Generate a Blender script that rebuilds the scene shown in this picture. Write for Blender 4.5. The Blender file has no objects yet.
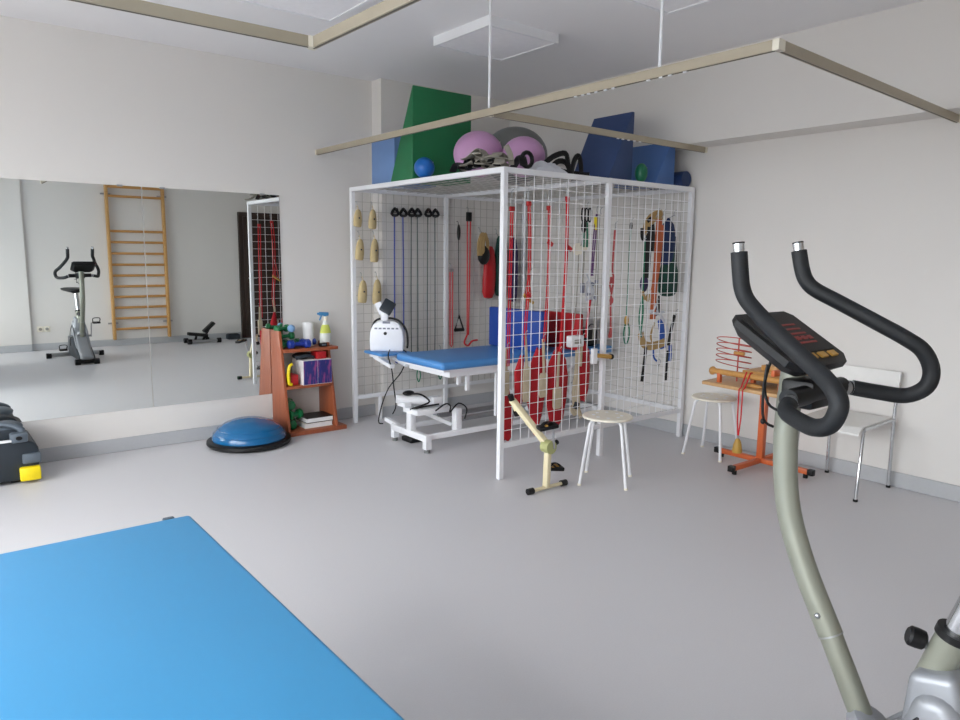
import bpy, bmesh, math, random
from mathutils import Vector, Matrix, Euler
random.seed(7)
S = bpy.context.scene
COL = S.collection
PI = math.pi
W = {}          # world location of every object built (all unrotated)

# ------------------------------------------------------------------ materials
def lin(c):
    return tuple(((x/255)/12.92 if x/255 <= .04045 else ((x/255+.055)/1.055)**2.4) for x in c)
MATS = {}
def mat(name, rgb, rough=.5, metal=0, var=.05, scale=18, bump=0, coat=0, spec=.5):
    if name in MATS: return MATS[name]
    m = bpy.data.materials.new(name); m.use_nodes = True
    nt = m.node_tree; n = nt.nodes; b = n['Principled BSDF']
    c = lin(rgb)
    tc = n.new('ShaderNodeTexCoord'); nz = n.new('ShaderNodeTexNoise')
    nz.inputs['Scale'].default_value = scale; nz.inputs['Detail'].default_value = 3
    nt.links.new(tc.outputs['Object'], nz.inputs['Vector'])
    mx = n.new('ShaderNodeMix'); mx.data_type = 'RGBA'
    mx.inputs['A'].default_value = (*[x*(1-var) for x in c], 1)
    mx.inputs['B'].default_value = (*[min(1, x*(1+var)) for x in c], 1)
    nt.links.new(nz.outputs['Fac'], mx.inputs['Factor'])
    nt.links.new(mx.outputs['Result'], b.inputs['Base Color'])
    b.inputs['Roughness'].default_value = rough; b.inputs['Metallic'].default_value = metal
    b.inputs['Specular IOR Level'].default_value = spec
    b.inputs['Coat Weight'].default_value = coat
    if bump:
        bp = n.new('ShaderNodeBump'); bp.inputs['Strength'].default_value = bump; bp.inputs['Distance'].default_value = .004
        nt.links.new(nz.outputs['Fac'], bp.inputs['Height']); nt.links.new(bp.outputs['Normal'], b.inputs['Normal'])
    MATS[name] = m
    return m
def wood(name, rgb, rgb2, rough=.45, stretch=(14, 14, 1.2)):
    m = mat(name, rgb, rough); nt = m.node_tree; n = nt.nodes
    nz = [x for x in n if x.type == 'TEX_NOISE'][0]; mx = [x for x in n if x.type == 'MIX'][0]; tc = [x for x in n if x.type == 'TEX_COORD'][0]
    mp = n.new('ShaderNodeMapping'); mp.inputs['Scale'].default_value = stretch
    nt.links.new(tc.outputs['Object'], mp.inputs['Vector']); nt.links.new(mp.outputs['Vector'], nz.inputs['Vector'])
    nz.inputs['Scale'].default_value = 3; nz.inputs['Detail'].default_value = 6
    mx.inputs['A'].default_value = (*lin(rgb), 1); mx.inputs['B'].default_value = (*lin(rgb2), 1)
    return m

WALL = mat('wall_paint', (222, 219, 215), .85, var=.012, scale=3)
CEIL = mat('ceiling_paint', (236, 235, 236), .9, var=.012, scale=3)
FLOOR = mat('floor_vinyl', (208, 207, 210), .42, var=.05, scale=160, bump=.02, spec=.35)
BASE = mat('skirting_vinyl', (180, 182, 185), .5, var=.04, scale=60)
MIRROR = mat('mirror_silver', (243, 247, 245), .004, 1, var=.0)
WHITE = mat('white_enamel', (232, 233, 236), .35, var=.02)
WIRE = mat('white_wire', (236, 236, 238), .4, var=.02)
WIREG = mat('galvanised_wire', (184, 181, 175), .5, .1)
IVORY = mat('ivory_plastic', (232, 226, 210), .4)
CREAM = mat('cream_enamel', (226, 214, 178), .38)
BLACK = mat('black_plastic', (15, 15, 17), .42, spec=.35)
RUBBER = mat('black_foam', (17, 20, 24), .6, var=.12, scale=220, bump=.15)
DARK = mat('dark_slate_plastic', (38, 46, 54), .45)
SLATE = mat('grey_slate_plastic', (88, 98, 108), .5)
YELLOW = mat('yellow_plastic', (240, 214, 20), .4)
CHROME = mat('chrome', (205, 207, 210), .18, 1, var=.02)
STEEL = mat('zinc_steel', (168, 170, 172), .35, .9)
SILVER = mat('silver_shroud', (150, 153, 158), .42, .4)
POSTM = mat('grey_green_paint', (138, 140, 128), .38, .3)
RAILM = mat('beige_aluminium', (176, 166, 146), .42, .3)
RAILD = mat('rail_groove', (96, 91, 80), .6)
BLUEPAD = mat('sky_blue_vinyl', (68, 152, 204), .42, var=.03, scale=3, bump=.05)
BLUETOP = mat('couch_blue_vinyl', (74, 136, 198), .4, var=.05)
BLUEMAT = mat('royal_blue_vinyl', (24, 66, 150), .5)
REDMAT = mat('red_vinyl', (178, 16, 26), .5)
BOSU = mat('bosu_blue_rubber', (8, 98, 152), .22, coat=.3)
GREENV = mat('green_vinyl', (18, 108, 64), .5)
NAVYV = mat('navy_vinyl', (46, 68, 112), .5)
MIDBLUE = mat('mid_blue_vinyl', (74, 112, 172), .5)
PALEBLUE = mat('pale_blue_vinyl', (108, 140, 188), .5)
PINK = mat('pink_ball_vinyl', (192, 146, 188), .4)
GREYB = mat('grey_ball_vinyl', (112, 114, 112), .45)
BALLBLUE = mat('blue_ball_vinyl', (14, 96, 176), .35)
GREENB = mat('green_ball_vinyl', (10, 104, 72), .4)
NAVYROLL = mat('navy_roll_vinyl', (34, 56, 100), .5)
ORANGE = mat('orange_enamel', (206, 102, 54), .38)
PINE = wood('pine_wood', (206, 164, 104), (180, 132, 74), .4, (2, 2, 16))
PINEX = wood('pine_wood_lengthwise', (206, 156, 92), (176, 124, 62), .4, (1.2, 14, 14))
DESK = wood('table_veneer', (206, 168, 122), (184, 142, 96), .45)
CHERRY = wood('cherry_veneer', (174, 98, 62), (140, 70, 44), .4)
DOORW = wood('dark_door_veneer', (58, 42, 34), (40, 28, 24), .45)
CANVAS = mat('beige_canvas', (204, 184, 138), .85, var=.1, scale=60, bump=.2)
SLINGB = mat('beige_webbing', (198, 184, 158), .85, var=.08, scale=90, bump=.2)
SLINGR = mat('red_sling_cloth', (176, 16, 30), .75, var=.08, scale=40, bump=.15)
REDROPE = mat('red_rope', (198, 24, 34), .7, var=.2, scale=200)
PINKROPE = mat('faded_red_rope', (190, 84, 84), .7, var=.2, scale=200)
GREENROPE = mat('green_cord', (24, 116, 84), .6, var=.15, scale=200)
DKGREENROPE = mat('dark_green_cord', (26, 58, 52), .5)
BLUETUBE = mat('blue_tube', (30, 52, 140), .4)
PURPLE = mat('purple_cord', (96, 50, 110), .6)
GREYCLOTH = mat('grey_webbing', (150, 146, 136), .85, var=.12, scale=50, bump=.2)
WHITECLOTH = mat('white_cloth', (206, 208, 216), .85, var=.05, scale=40, bump=.2)
ORANGECL = mat('terracotta_webbing', (190, 98, 58), .8, var=.1, scale=60)
TAN = mat('tan_webbing', (176, 146, 96), .8, var=.1, scale=60)
DKGREENCL = mat('dark_green_cloth', (16, 62, 52), .8, var=.15, scale=30)
DKBLUECL = mat('dark_blue_cloth', (26, 46, 88), .8, var=.15, scale=30)
PURPLECL = mat('dark_purple_cloth', (50, 36, 84), .8)
BLUEWEB = mat('blue_webbing', (40, 84, 170), .7)
DBGREEN = mat('green_dumbbell_vinyl', (16, 104, 58), .3)
DBBLUE = mat('blue_dumbbell_vinyl', (26, 54, 146), .3)
DBLIGHT = mat('light_blue_vinyl', (130, 170, 214), .35)
PAPER = mat('white_paper', (238, 238, 238), .9)
BOTTLE = mat('bottle_plastic', (224, 228, 222), .3)
LABELG = mat('lime_label', (206, 214, 96), .5)
REDPL = mat('red_plastic', (180, 28, 34), .4)
GLASSY = mat('diffuser_acrylic', (244, 243, 246), .7)
LCD = mat('console_black_glass', (14, 12, 12), .4, spec=.3)
LCDRED = mat('red_print', (150, 44, 40), .4)
GOLD = mat('gold_button', (196, 150, 70), .4)
BRASSW = mat('ochre_weight', (178, 140, 62), .5)
OLIVE = mat('olive_hub', (172, 174, 118), .4)
LEVER = mat('chair_white', (226, 225, 222), .4)
TRIG = mat('pale_blue_plastic', (70, 140, 190), .4)
DEVW = mat('device_white', (232, 234, 240), .3)
DEVG = mat('device_mark_grey', (120, 124, 140), .5)
REDWIRE = mat('red_coated_wire', (184, 70, 58), .45)

def box_art():
    m = mat('patterned_box_print', (50, 44, 120), .5); nt = m.node_tree; n = nt.nodes
    nz = [x for x in n if x.type == 'TEX_NOISE'][0]; mx = [x for x in n if x.type == 'MIX'][0]; tc = [x for x in n if x.type == 'TEX_COORD'][0]
    mp = n.new('ShaderNodeMapping'); mp.inputs['Scale'].default_value = (30, 1, 6)
    nt.links.new(tc.outputs['Object'], mp.inputs['Vector']); nt.links.new(mp.outputs['Vector'], nz.inputs['Vector'])
    nz.inputs['Scale'].default_value = 1.4
    r = n.new('ShaderNodeValToRGB'); r.color_ramp.elements[0].position = .52; r.color_ramp.elements[1].position = .66
    nt.links.new(nz.outputs['Fac'], r.inputs['Fac']); nt.links.new(r.outputs['Color'], mx.inputs['Factor'])
    mx.inputs['A'].default_value = (*lin((42, 44, 116)), 1); mx.inputs['B'].default_value = (*lin((150, 70, 130)), 1)
    return m
BOXART = box_art()

# ------------------------------------------------------------------ mesh builder
class B:
    def __init__(s): s.v = []; s.f = []; s.mi = []; s.m = 0
    def add(s, vs, fs):
        o = len(s.v); s.v += [Vector(v) for v in vs]; s.f += [[i+o for i in f] for f in fs]; s.mi += [s.m]*len(fs)
        return s
    def frombm(s, bm, M=None):
        bm.verts.index_update()
        s.add([(M @ v.co if M else v.co.copy()) for v in bm.verts], [[v.index for v in f.verts] for f in bm.faces]); bm.free(); return s
    def box(s, c, d, R=None, r=0, seg=2):
        bm = bmesh.new(); bmesh.ops.create_cube(bm, size=1)
        for v in bm.verts: v.co = Vector((v.co.x*d[0], v.co.y*d[1], v.co.z*d[2]))
        if r: bmesh.ops.bevel(bm, geom=list(bm.edges), offset=min(r, min(d)*.49), segments=seg, affect='EDGES', profile=.5)
        M = Matrix.Translation(c) @ (R.to_matrix().to_4x4() if R else Matrix())
        return s.frombm(bm, M)
    def bb(s, lo, hi, r=0, seg=2):
        return s.box([(a+b)/2 for a, b in zip(lo, hi)], [abs(b-a) for a, b in zip(lo, hi)], None, r, seg)
    def bar(s, p0, p1, w, h, up=(0, 0, 1), r=0):
        p0 = Vector(p0); p1 = Vector(p1); d = p1-p0; L = d.length; z = d.normalized(); u = Vector(up)
        if abs(z.dot(u)) > .99: u = Vector((0, 1, 0))
        x = u.cross(z).normalized(); y = z.cross(x)
        M = Matrix((x, y, z)).transposed().to_4x4(); M.translation = (p0+p1)/2
        bm = bmesh.new(); bmesh.ops.create_cube(bm, size=1)
        for v in bm.verts: v.co = Vector((v.co.x*w, v.co.y*h, v.co.z*L))
        if r: bmesh.ops.bevel(bm, geom=list(bm.edges), offset=r, segments=2, affect='EDGES', profile=.5)
        return s.frombm(bm, M)
    def tube(s, pts, r, n=8, closed=False, sub=0, ry=None, up=None, cap=True):
        P = [Vector(p) for p in pts]
        rr = list(r) if isinstance(r, (list, tuple)) else [r]*len(P)
        if sub:
            Q = []; q = []
            N = len(P); rng = N if closed else N-1
            for i in range(rng):
                g = (lambda k: P[k % N]) if closed else (lambda k: P[max(0, min(N-1, k))])
                a, b, c, d = g(i-1), g(i), g(i+1), g(i+2)
                for k in range(sub):
                    t = k/sub
                    Q.append(.5*((2*b)+(c-a)*t+(2*a-5*b+4*c-d)*t*t+(3*b-a-3*c+d)*t**3)); q.append(rr[i]*(1-t)+rr[(i+1) % N]*t)
            if not closed: Q.append(P[-1]); q.append(rr[-1])
            P, rr = Q, q
        N = len(P); T = []
        for i in range(N):
            a = P[(i-1) % N] if closed or i else P[i]; b = P[(i+1) % N] if closed or i < N-1 else P[i]
            T.append((b-a).normalized() if (b-a).length > 1e-9 else Vector((0, 0, 1)))
        u = Vector(up) if up else (Vector((0, 0, 1)) if abs(T[0].z) < .9 else Vector((0, 1, 0)))
        vs = []; 
        for i in range(N):
            t = T[i]
            if up: u = Vector(up)
            x = u - t*u.dot(t)
            if x.length < 1e-4: x = t.orthogonal()
            x.normalize(); y = t.cross(x)
            if not up: u = x
            k = (ry/r if not isinstance(r, (list, tuple)) else ry/max(r)) if ry else 1
            for j in range(n):
                a = 2*PI*(j+.5)/n
                vs.append(P[i]+x*(rr[i]*math.cos(a))+y*(rr[i]*k*math.sin(a)))
        fs = []
        for i in range(N if closed else N-1):
            for j in range(n):
                fs.append([i*n+j, i*n+(j+1) % n, ((i+1) % N)*n+(j+1) % n, ((i+1) % N)*n+j])
        if cap and not closed: fs += [list(range(n))[::-1], [(N-1)*n+j for j in range(n)]]
        return s.add(vs, fs)
    def cyl(s, p0, p1, r0, r1=None, n=16):
        return s.tube([p0, p1], [r0, r0 if r1 is None else r1], n)
    def lathe(s, prof, c, n=28, R=None, sx=1, sy=1):
        M = Matrix.Translation(c) @ (R.to_matrix().to_4x4() if R else Matrix())
        vs = [M @ Vector((max(r, 1e-4)*math.cos(2*PI*j/n)*sx, max(r, 1e-4)*math.sin(2*PI*j/n)*sy, z)) for r, z in prof for j in range(n)]
        k = len(prof)
        fs = [[i*n+j, i*n+(j+1) % n, (i+1)*n+(j+1) % n, (i+1)*n+j] for i in range(k-1) for j in range(n)]
        fs += [list(range(n))[::-1], [(k-1)*n+j for j in range(n)]]
        return s.add(vs, fs)
    def ell(s, c, r, n=20, R=None, m=12):
        r = (r, r, r) if not isinstance(r, (tuple, list)) else r
        prof = [(math.sin(PI*i/m), -math.cos(PI*i/m)) for i in range(m+1)]
        M = Matrix.Translation(c) @ (R.to_matrix().to_4x4() if R else Matrix()) @ Matrix.Diagonal((*r, 1))
        vs = [M @ Vector((max(a, 1e-4)*math.cos(2*PI*j/n), max(a, 1e-4)*math.sin(2*PI*j/n), z)) for a, z in prof for j in range(n)]
        fs = [[i*n+j, i*n+(j+1) % n, (i+1)*n+(j+1) % n, (i+1)*n+j] for i in range(m) for j in range(n)]
        return s.add(vs, fs)
    def prism(s, poly, ax, lo, hi, r=0):
        def P(p, k):
            return {'x': (k, p[0], p[1]), 'y': (p[0], k, p[1]), 'z': (p[0], p[1], k)}[ax]
        n = len(poly); bm = bmesh.new()
        a = [bm.verts.new(P(p, lo)) for p in poly]; b = [bm.verts.new(P(p, hi)) for p in poly]
        bm.faces.new(a); bm.faces.new(b[::-1])
        for i in range(n): bm.faces.new((a[i], b[i], b[(i+1) % n], a[(i+1) % n]))
        bmesh.ops.recalc_face_normals(bm, faces=bm.faces)
        if r: bmesh.ops.bevel(bm, geom=list(bm.edges), offset=r, segments=3, affect='EDGES', profile=.5)
        return s.frombm(bm)
    def sling(s, pts, w, t, up=(0, 1, 0)):      # flat strap along pts, broad side across `up`
        return s.tube(pts, t, 8, sub=4, ry=w, up=up)
    def build(s, name, m, parent=None, origin=None):
        ms = m if isinstance(m, (list, tuple)) else [m]
        lo = [min(v[i] for v in s.v) for i in range(3)]; hi = [max(v[i] for v in s.v) for i in range(3)]
        c = Vector(origin) if origin else Vector(((lo[0]+hi[0])/2, (lo[1]+hi[1])/2, lo[2] if not parent else (lo[2]+hi[2])/2))
        me = bpy.data.meshes.new(name); me.from_pydata([tuple(v-c) for v in s.v], [], s.f)
        for x in ms: me.materials.append(x)
        for p, i in zip(me.polygons, s.mi): p.material_index = i; p.use_smooth = True
        bm = bmesh.new(); bm.from_mesh(me); bmesh.ops.recalc_face_normals(bm, faces=bm.faces); bm.to_mesh(me); bm.free()
        me.set_sharp_from_angle(angle=math.radians(38))
        o = bpy.data.objects.new(name, me); COL.objects.link(o); W[o] = c
        if parent: o.parent = parent; o.location = c-W[parent]
        else: o.location = c
        return o

def tag(o, label, cat, group=None, kind=None):
    o['label'] = label; o['category'] = cat
    if group: o['group'] = group
    if kind: o['kind'] = kind
    return o
def thing(name, label, cat, loc, group=None):
    o = bpy.data.objects.new(name, None); COL.objects.link(o); o.location = loc; W[o] = Vector(loc); o.empty_display_size = .1
    return tag(o, label, cat, group)
def struct(o, label=None, cat=None):
    o['kind'] = 'structure'
    if label: o['label'] = label
    if cat: o['category'] = cat
    return o
def copy_tree(o, delta, parent=None):
    c = o.copy(); COL.objects.link(c)
    if parent: c.parent = parent
    else: c.location = o.location+Vector(delta)
    W[c] = W[o]+Vector(delta)
    for ch in list(o.children): copy_tree(ch, delta, c)
    return c
def E(x=0, y=0, z=0): return Euler((math.radians(x), math.radians(y), math.radians(z)))

# ------------------------------------------------------------------ the room
YW, XW, ZC = 2.17, 1.99, 2.92
YO, XL = -4.36, -4.9
struct(B().bb((XL-.3, YO-.3, -.1), (2.95, YW+.3, 0)).build('floor', FLOOR), 'grey speckled vinyl floor of the therapy room', 'floor')
struct(B().bb((XL-.3, YO-.3, ZC), (2.95, YW+.3, ZC+.1)).build('ceiling', CEIL), 'plain white ceiling of the therapy room', 'ceiling')
struct(B().bb((XL-.3, YW, 0), (XW+.2, YW+.2, ZC)).build('wall_left', WALL), 'white wall carrying the two big mirrors', 'wall')
struct(B().bb((.32, YW-.155, 0), (XW, YW, ZC)).build('wall_left_projection', WALL), 'shallow white wall projection behind the cage', 'wall')
struct(B().bb((XW, -3.0, 0), (XW+.2, YW+.2, ZC)).bb((XW, -3.0, 0), (2.95, -2.8, ZC)).build('wall_right', WALL), 'plain white wall behind the chair and orange table', 'wall')
struct(B().bb((2.75, YO-.2, 0), (2.95, -3.0, ZC)).build('wall_entry', WALL), 'white end wall of the entry recess', 'wall')
struct(B().bb((XL-.3, YO-.2, 0), (2.95, YO, ZC)).bb((-4.9, YO, 0), (-1.62, YO+.05, ZC)).build('wall_front', WALL), 'white wall opposite the mirrors', 'wall')
struct(B().bb((XW-.25, -2.8, 2.30), (XW, YW-.155, ZC)).build('ceiling_beam', WALL), 'white boxed beam along the top of the right wall', 'beam')
# window wall on the left, behind the camera
wins = [(-4.15, -2.55), (-2.25, -.65), (-.35, 1.25)]
b = B(); y0 = YO-.2
for a, c in wins:
    b.bb((XL-.25, y0, 0), (XL, a, ZC)); b.bb((XL-.25, a, 0), (XL, c, .62)); b.bb((XL-.25, a, 2.6), (XL, c, ZC)); y0 = c
b.bb((XL-.25, y0, 0), (XL, YW+.2, ZC))
struct(b.build('wall_window', WALL), 'white wall with the windows', 'wall')
GL = bpy.data.materials.new('window_glass'); GL.use_nodes = True
nt = GL.node_tree; nt.nodes.clear(); o_ = nt.nodes.new('ShaderNodeOutputMaterial'); mx_ = nt.nodes.new('ShaderNodeMixShader')
tr_ = nt.nodes.new('ShaderNodeBsdfTransparent'); gl_ = nt.nodes.new('ShaderNodeBsdfGlossy'); gl_.inputs['Roughness'].default_value = .02
mx_.inputs[0].default_value = .06
nt.links.new(tr_.outputs[0], mx_.inputs[1]); nt.links.new(gl_.outputs[0], mx_.inputs[2]); nt.links.new(mx_.outputs[0], o_.inputs[0])
for i, (a, c) in enumerate(wins):
    f = B()
    for lo, hi in (((a, .62), (a+.06, 2.6)), ((c-.06, .62), (c, 2.6)), ((a, .62), (c, .68)), ((a, 2.54), (c, 2.6)), (((a+c)/2-.05, .62), ((a+c)/2+.05, 2.6))):
        f.bb((XL-.18, lo[0], lo[1]), (XL-.11, hi[0], hi[1]))
    w = struct(f.build('window_%d' % (i+1), WHITE), 'white two-pane window number %d along the window wall' % (i+1), 'window')
    p = B().bb((XL-.15, a+.05, .66), (XL-.145, c-.05, 2.56)).build('pane', GL, w); p['kind'] = 'structure'
    L = bpy.data.lights.new('window_daylight', 'AREA'); L.shape = 'RECTANGLE'; L.size = 1.98; L.size_y = c-a
    L.cycles.is_portal = True
    lo_ = bpy.data.objects.new('window_daylight', L); COL.objects.link(lo_)
    lo_.location = (XL-.3, (a+c)/2, 1.61); lo_.rotation_euler = E(0, -90, 0)
# skirtings
def skirt(name, lo, hi): struct(B().bb(lo, hi, .003, 1).build(name, BASE), None, None)
skirt('baseboard_left', (XL, YW-.012, 0), (.32, YW, .1))
skirt('baseboard_projection', (.308, YW-.163, 0), (XW, YW-.155, .1))
skirt('baseboard_right', (XW-.012, -2.8, 0), (XW, YW-.163, .1))
skirt('baseboard_front', (-1.62, YO, 0), (1.45, YO+.012, .1))
skirt('baseboard_front_left', (XL, YO+.05, 0), (-1.62, YO+.062, .1))
# door in the opposite wall (seen in the mirror)
d = struct(B().bb((1.46, YO, 0), (2.46, YO+.05, 2.12)).build('door_1', DOORW), 'dark brown door in the wall opposite the mirror', 'door')
k = B().bb((1.53, YO+.05, 0.01), (2.39, YO+.065, 2.05), .004).build('door_leaf', DOORW, d); k['kind'] = 'structure'
k = B().cyl((1.6, YO+.06, 1.02), (1.6, YO+.12, 1.02), .011).cyl((1.6, YO+.115, 1.02), (1.72, YO+.115, 1.02), .01).build('door_handle', STEEL, d); k['kind'] = 'structure'

# ------------------------------------------------------------------ mirrors
gm = 'wall mirror panels'
def mirror_panel(x0, x1, label):
    t = thing('wall_mirror', label, 'mirror', ((x0+x1)/2, YW-.004, .3), gm)
    B().bb((x0+.0015, YW-.007, .303), (x1-.0015, YW-.001, 1.913)).build('mirror_glass', MIRROR, t)
    for x in (x0+.14, x1-.14): B().box((x, YW-.006, 1.913), (.035, .012, .012)).build('clip', STEEL, t)
mirror_panel(-1.573, -.543, 'right-hand wall mirror panel, beside the brown shelf')
mirror_panel(-2.605, -1.576, 'left-hand wall mirror panel, reflecting the exercise bike')

# ------------------------------------------------------------------ curtain rails and ceiling lights
def rail(name, p0, p1, label, rods=(), group='ceiling curtain rails'):
    p0 = Vector(p0); p1 = Vector(p1)
    t = thing('curtain_rail', label, 'curtain rail', (p0+p1)/2, group)
    d = (p1-p0).normalized(); side = Vector((-d.y, d.x, 0))
    b = B(); b.bar(p0, p1, .022, .041)
    b.m = 1; b.bar(p0+d*.01-Vector((0, 0, .0205)), p1-d*.01-Vector((0, 0, .0205)), .008, .003)
    b.build('track', [RAILM, RAILD], t)
    for r in rods:
        q = Vector(r)
        B().cyl((q.x, q.y, q.z+.016), (q.x, q.y, ZC-.02), .0075).build('drop_rod', WHITE, t)
        B().lathe([(.03, 0), (.03, .008), (.014, .02)], (q.x, q.y, ZC-.02), 16, E(180) if 0 else None).build('ceiling_rose', WHITE, t)
    for q in (p0, p1):
        B().box(q, (.028, .028, .042), Euler((0, 0, math.atan2(d.y, d.x)))).build('end_cap', IVORY, t)
    return t
ZR = 2.279
rail_long = rail('r', (-.205, -1.885, ZR), (-.205, 2.168, ZR), 'long beige ceiling rail running from the mirror wall in front of the cage', [(-.205, -.1, ZR), (-.205, -1.32, ZR)])
for y_ in (-.80, -.85, -.89, -.94, -1.0, -1.05, -1.26, -1.33, -1.38, -1.46): B().bb((-.211, y_-.009, ZR-.027), (-.201, y_+.009, ZR-.02)).build('glider', WHITE, rail_long)
rail_cage = rail('r', (-.185, -.09, ZR), (1.982, -.05, ZR), 'beige ceiling rail crossing before the blue wedges to the right wall')
for x_ in (.95, 1.0, 1.06, 1.12, 1.18): B().bb((x_-.012, -.077, ZR-.027), (x_+.008, -.069, ZR-.02)).build('glider', WHITE, rail_cage)
rail('r', (-.185, -1.885, ZR), (1.985, -1.77, ZR), 'dark-sided beige ceiling rail at upper right ending on the right wall')
rail('r', (-4.0, -.73, ZR), (-1.615, -.73, ZR), 'beige ceiling rail at upper left running towards the windows', [(-2.9, -.73, ZR)])
rail('r', (-1.6, -.715, ZR), (-1.57, -2.6, ZR), 'beige ceiling rail at top centre running towards the viewer', [(-1.585, -1.9, ZR)])

def ceiling_light(x0, y0, s, label):
    t = thing('ceiling_light', label, 'ceiling light', (x0+s/2, y0+s/2, ZC-.06), 'square ceiling lights')
    f = B(); z0, z1 = ZC-.06, ZC
    f.bb((x0, y0, z0), (x0+s, y0+.02, z1)); f.bb((x0, y0+s-.02, z0), (x0+s, y0+s, z1)); f.bb((x0, y0+.02, z0), (x0+.02, y0+s-.02, z1)); f.bb((x0+s-.02, y0+.02, z0), (x0+s, y0+s-.02, z1))
    f.build('frame', WHITE, t)
    B().bb((x0+.02, y0+.02, z0+.006), (x0+s-.02, y0+s-.02, z0+.014)).build('diffuser', GLASSY, t)
ceiling_light(.0, .17, .6, 'square white ceiling light above the front of the cage')
ceiling_light(-1.37, .16, .6, 'square ceiling light cut off by the top edge, left of centre')
ceiling_light(.08, -1.25, .6, 'square ceiling light cut off by the top edge, right of centre')

# ------------------------------------------------------------------ the suspension cage
LX, LY, HC, PB = 1.95, 2.0, 2.0, .035
XM = .975
cage = thing('therapy_cage', 'white wire mesh suspension therapy cage standing in the room corner', 'therapy cage', (0, 0, 0))
for x, y in ((0, 0), (XM-PB/2, 0), (LX-PB, 0), (0, LY-PB), (XM-PB/2, LY-PB), (LX-PB, LY-PB)):
    B().bb((x, y, 0), (x+PB, y+PB, HC-PB), .002, 1).build('post', WHITE, cage)
zt, zb = HC-PB, .206
for x in (0, XM-PB/2, LX-PB): B().bb((x, 0, zt), (x+PB, LY, HC), .002, 1).build('top_rail', WHITE, cage)
for y in (0, LY-PB):
    for x0, x1 in ((PB, XM-PB/2), (XM+PB/2, LX-PB)):
        B().bb((x0, y+.002, zt+.001), (x1, y+PB-.002, HC-.001)).build('top_rail', WHITE, cage)
        B().bb((x0, y+.004, zb), (x1, y+PB-.004, zb+PB)).build('bottom_rail', WHITE, cage)
B().bb((LX-PB+.004, PB, zb), (LX-.004, LY-PB, zb+PB)).build('bottom_rail', WHITE, cage)
B().bb((.25, LY-PB+.003, 0), (.275, LY-.012, zb)).build('foot', WHITE, cage)
def mesh(ax, k, a0, a1, b0, b1, da=.0745, db=.079, w=.0036, wm=WIRE):
    f = B(); na = max(1, round((a1-a0)/da)); nb = max(1, round((b1-b0)/db))
    for i in range(1, na):
        a = a0+(a1-a0)*i/na
        f.bb(*({'y': ((a-w/2, k-w/2, b0), (a+w/2, k+w/2, b1)), 'x': ((k-w/2, a-w/2, b0), (k+w/2, a+w/2, b1)), 'z': ((a-w/2, b0, k-w/2), (a+w/2, b1, k+w/2))}[ax]))
    for i in range(1, nb):
        q = b0+(b1-b0)*i/nb
        f.bb(*({'y': ((a0, k+w/2, q-w/2), (a1, k+w*1.5, q+w/2)), 'x': ((k+w/2, a0, q-w/2), (k+w*1.5, a1, q+w/2)), 'z': ((a0, q-w/2, k+w/2), (a1, q+w/2, k+w*1.5))}[ax]))
    return f.build('mesh_panel', wm, cage)
for x0, x1 in ((PB, XM-PB/2), (XM+PB/2, LX-PB)):
    mesh('y', PB/2-.003, x0, x1, zb+PB, zt)
    mesh('y', LY-PB/2, x0, x1, zb+PB, zt, wm=WIREG)
    mesh('z', HC-.012, x0, x1, PB, LY-PB, .1, .1, .0032, WIREG)
mesh('x', LX-PB/2, PB, LY-PB, zb+PB, zt, wm=WIREG)

def hook(b, x, y, z, out=-1):      # little S hook over a mesh wire at (x,y,z), opening towards out (y direction)
    b.tube([(x, y+.004, z+.012), (x, y+.006*out, z+.018), (x, y+.02*out, z+.004), (x, y+.022*out, z-.02), (x, y+.012*out, z-.028)], .0028, 6, sub=3)

# ------------------------------------------------------------------ hanging things: back mesh (the side by the mirror wall)
YB = LY-PB/2-.004       # room-side face of the back mesh
bag_rows = [('upper', 1.825, .15, .95), ('middle', 1.58, .18, 1), ('lower', 1.235, .195, 1.08)]
for rn, zt_, h, k in bag_rows:
    for cn, x in (('left', .043), ('right', .185)):
        x += {'upper': 0, 'middle': .014, 'lower': .035}[rn]; zq = zt_+(.0 if cn == 'left' else .005); h2 = h*(1.0 if cn == 'left' else 1.12)
        t = thing('weight_bag', '%s %s beige weight bag of the six hung by the left cage post' % (rn, cn), 'weight bag', (x, YB-.03, zq-h2), 'beige weight bags on the cage mesh')
        b = B(); prof = [(.0, 0), (.036*k, .004), (.044*k, h2*.1), (.046*k, h2*.35), (.042*k, h2*.6), (.034*k, h2*.82), (.02*k, h2*.96), (.004, h2)]
        b.lathe(prof, (x, YB-.03, zq-h2), 18, E(0, 6 if cn == 'left' else 4, 20), 1.0, .62); b.build('bag', CANVAS, t)
        B().tube([(x+.012, YB-.03, zq-.012), (x+.008, YB-.03, zq+.01), (x+.004, YB-.022, zq+.03)], .003, 6).build('loop', CANVAS, t)
        B().box((x+.004, YB-.03-.031*k, zq-h2*.5), (.012, .004, .014)).build('buckle', DARK, t)
        q = B(); hook(q, x+.004, YB, zq+.045); q.build('hook', STEEL, t)

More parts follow.
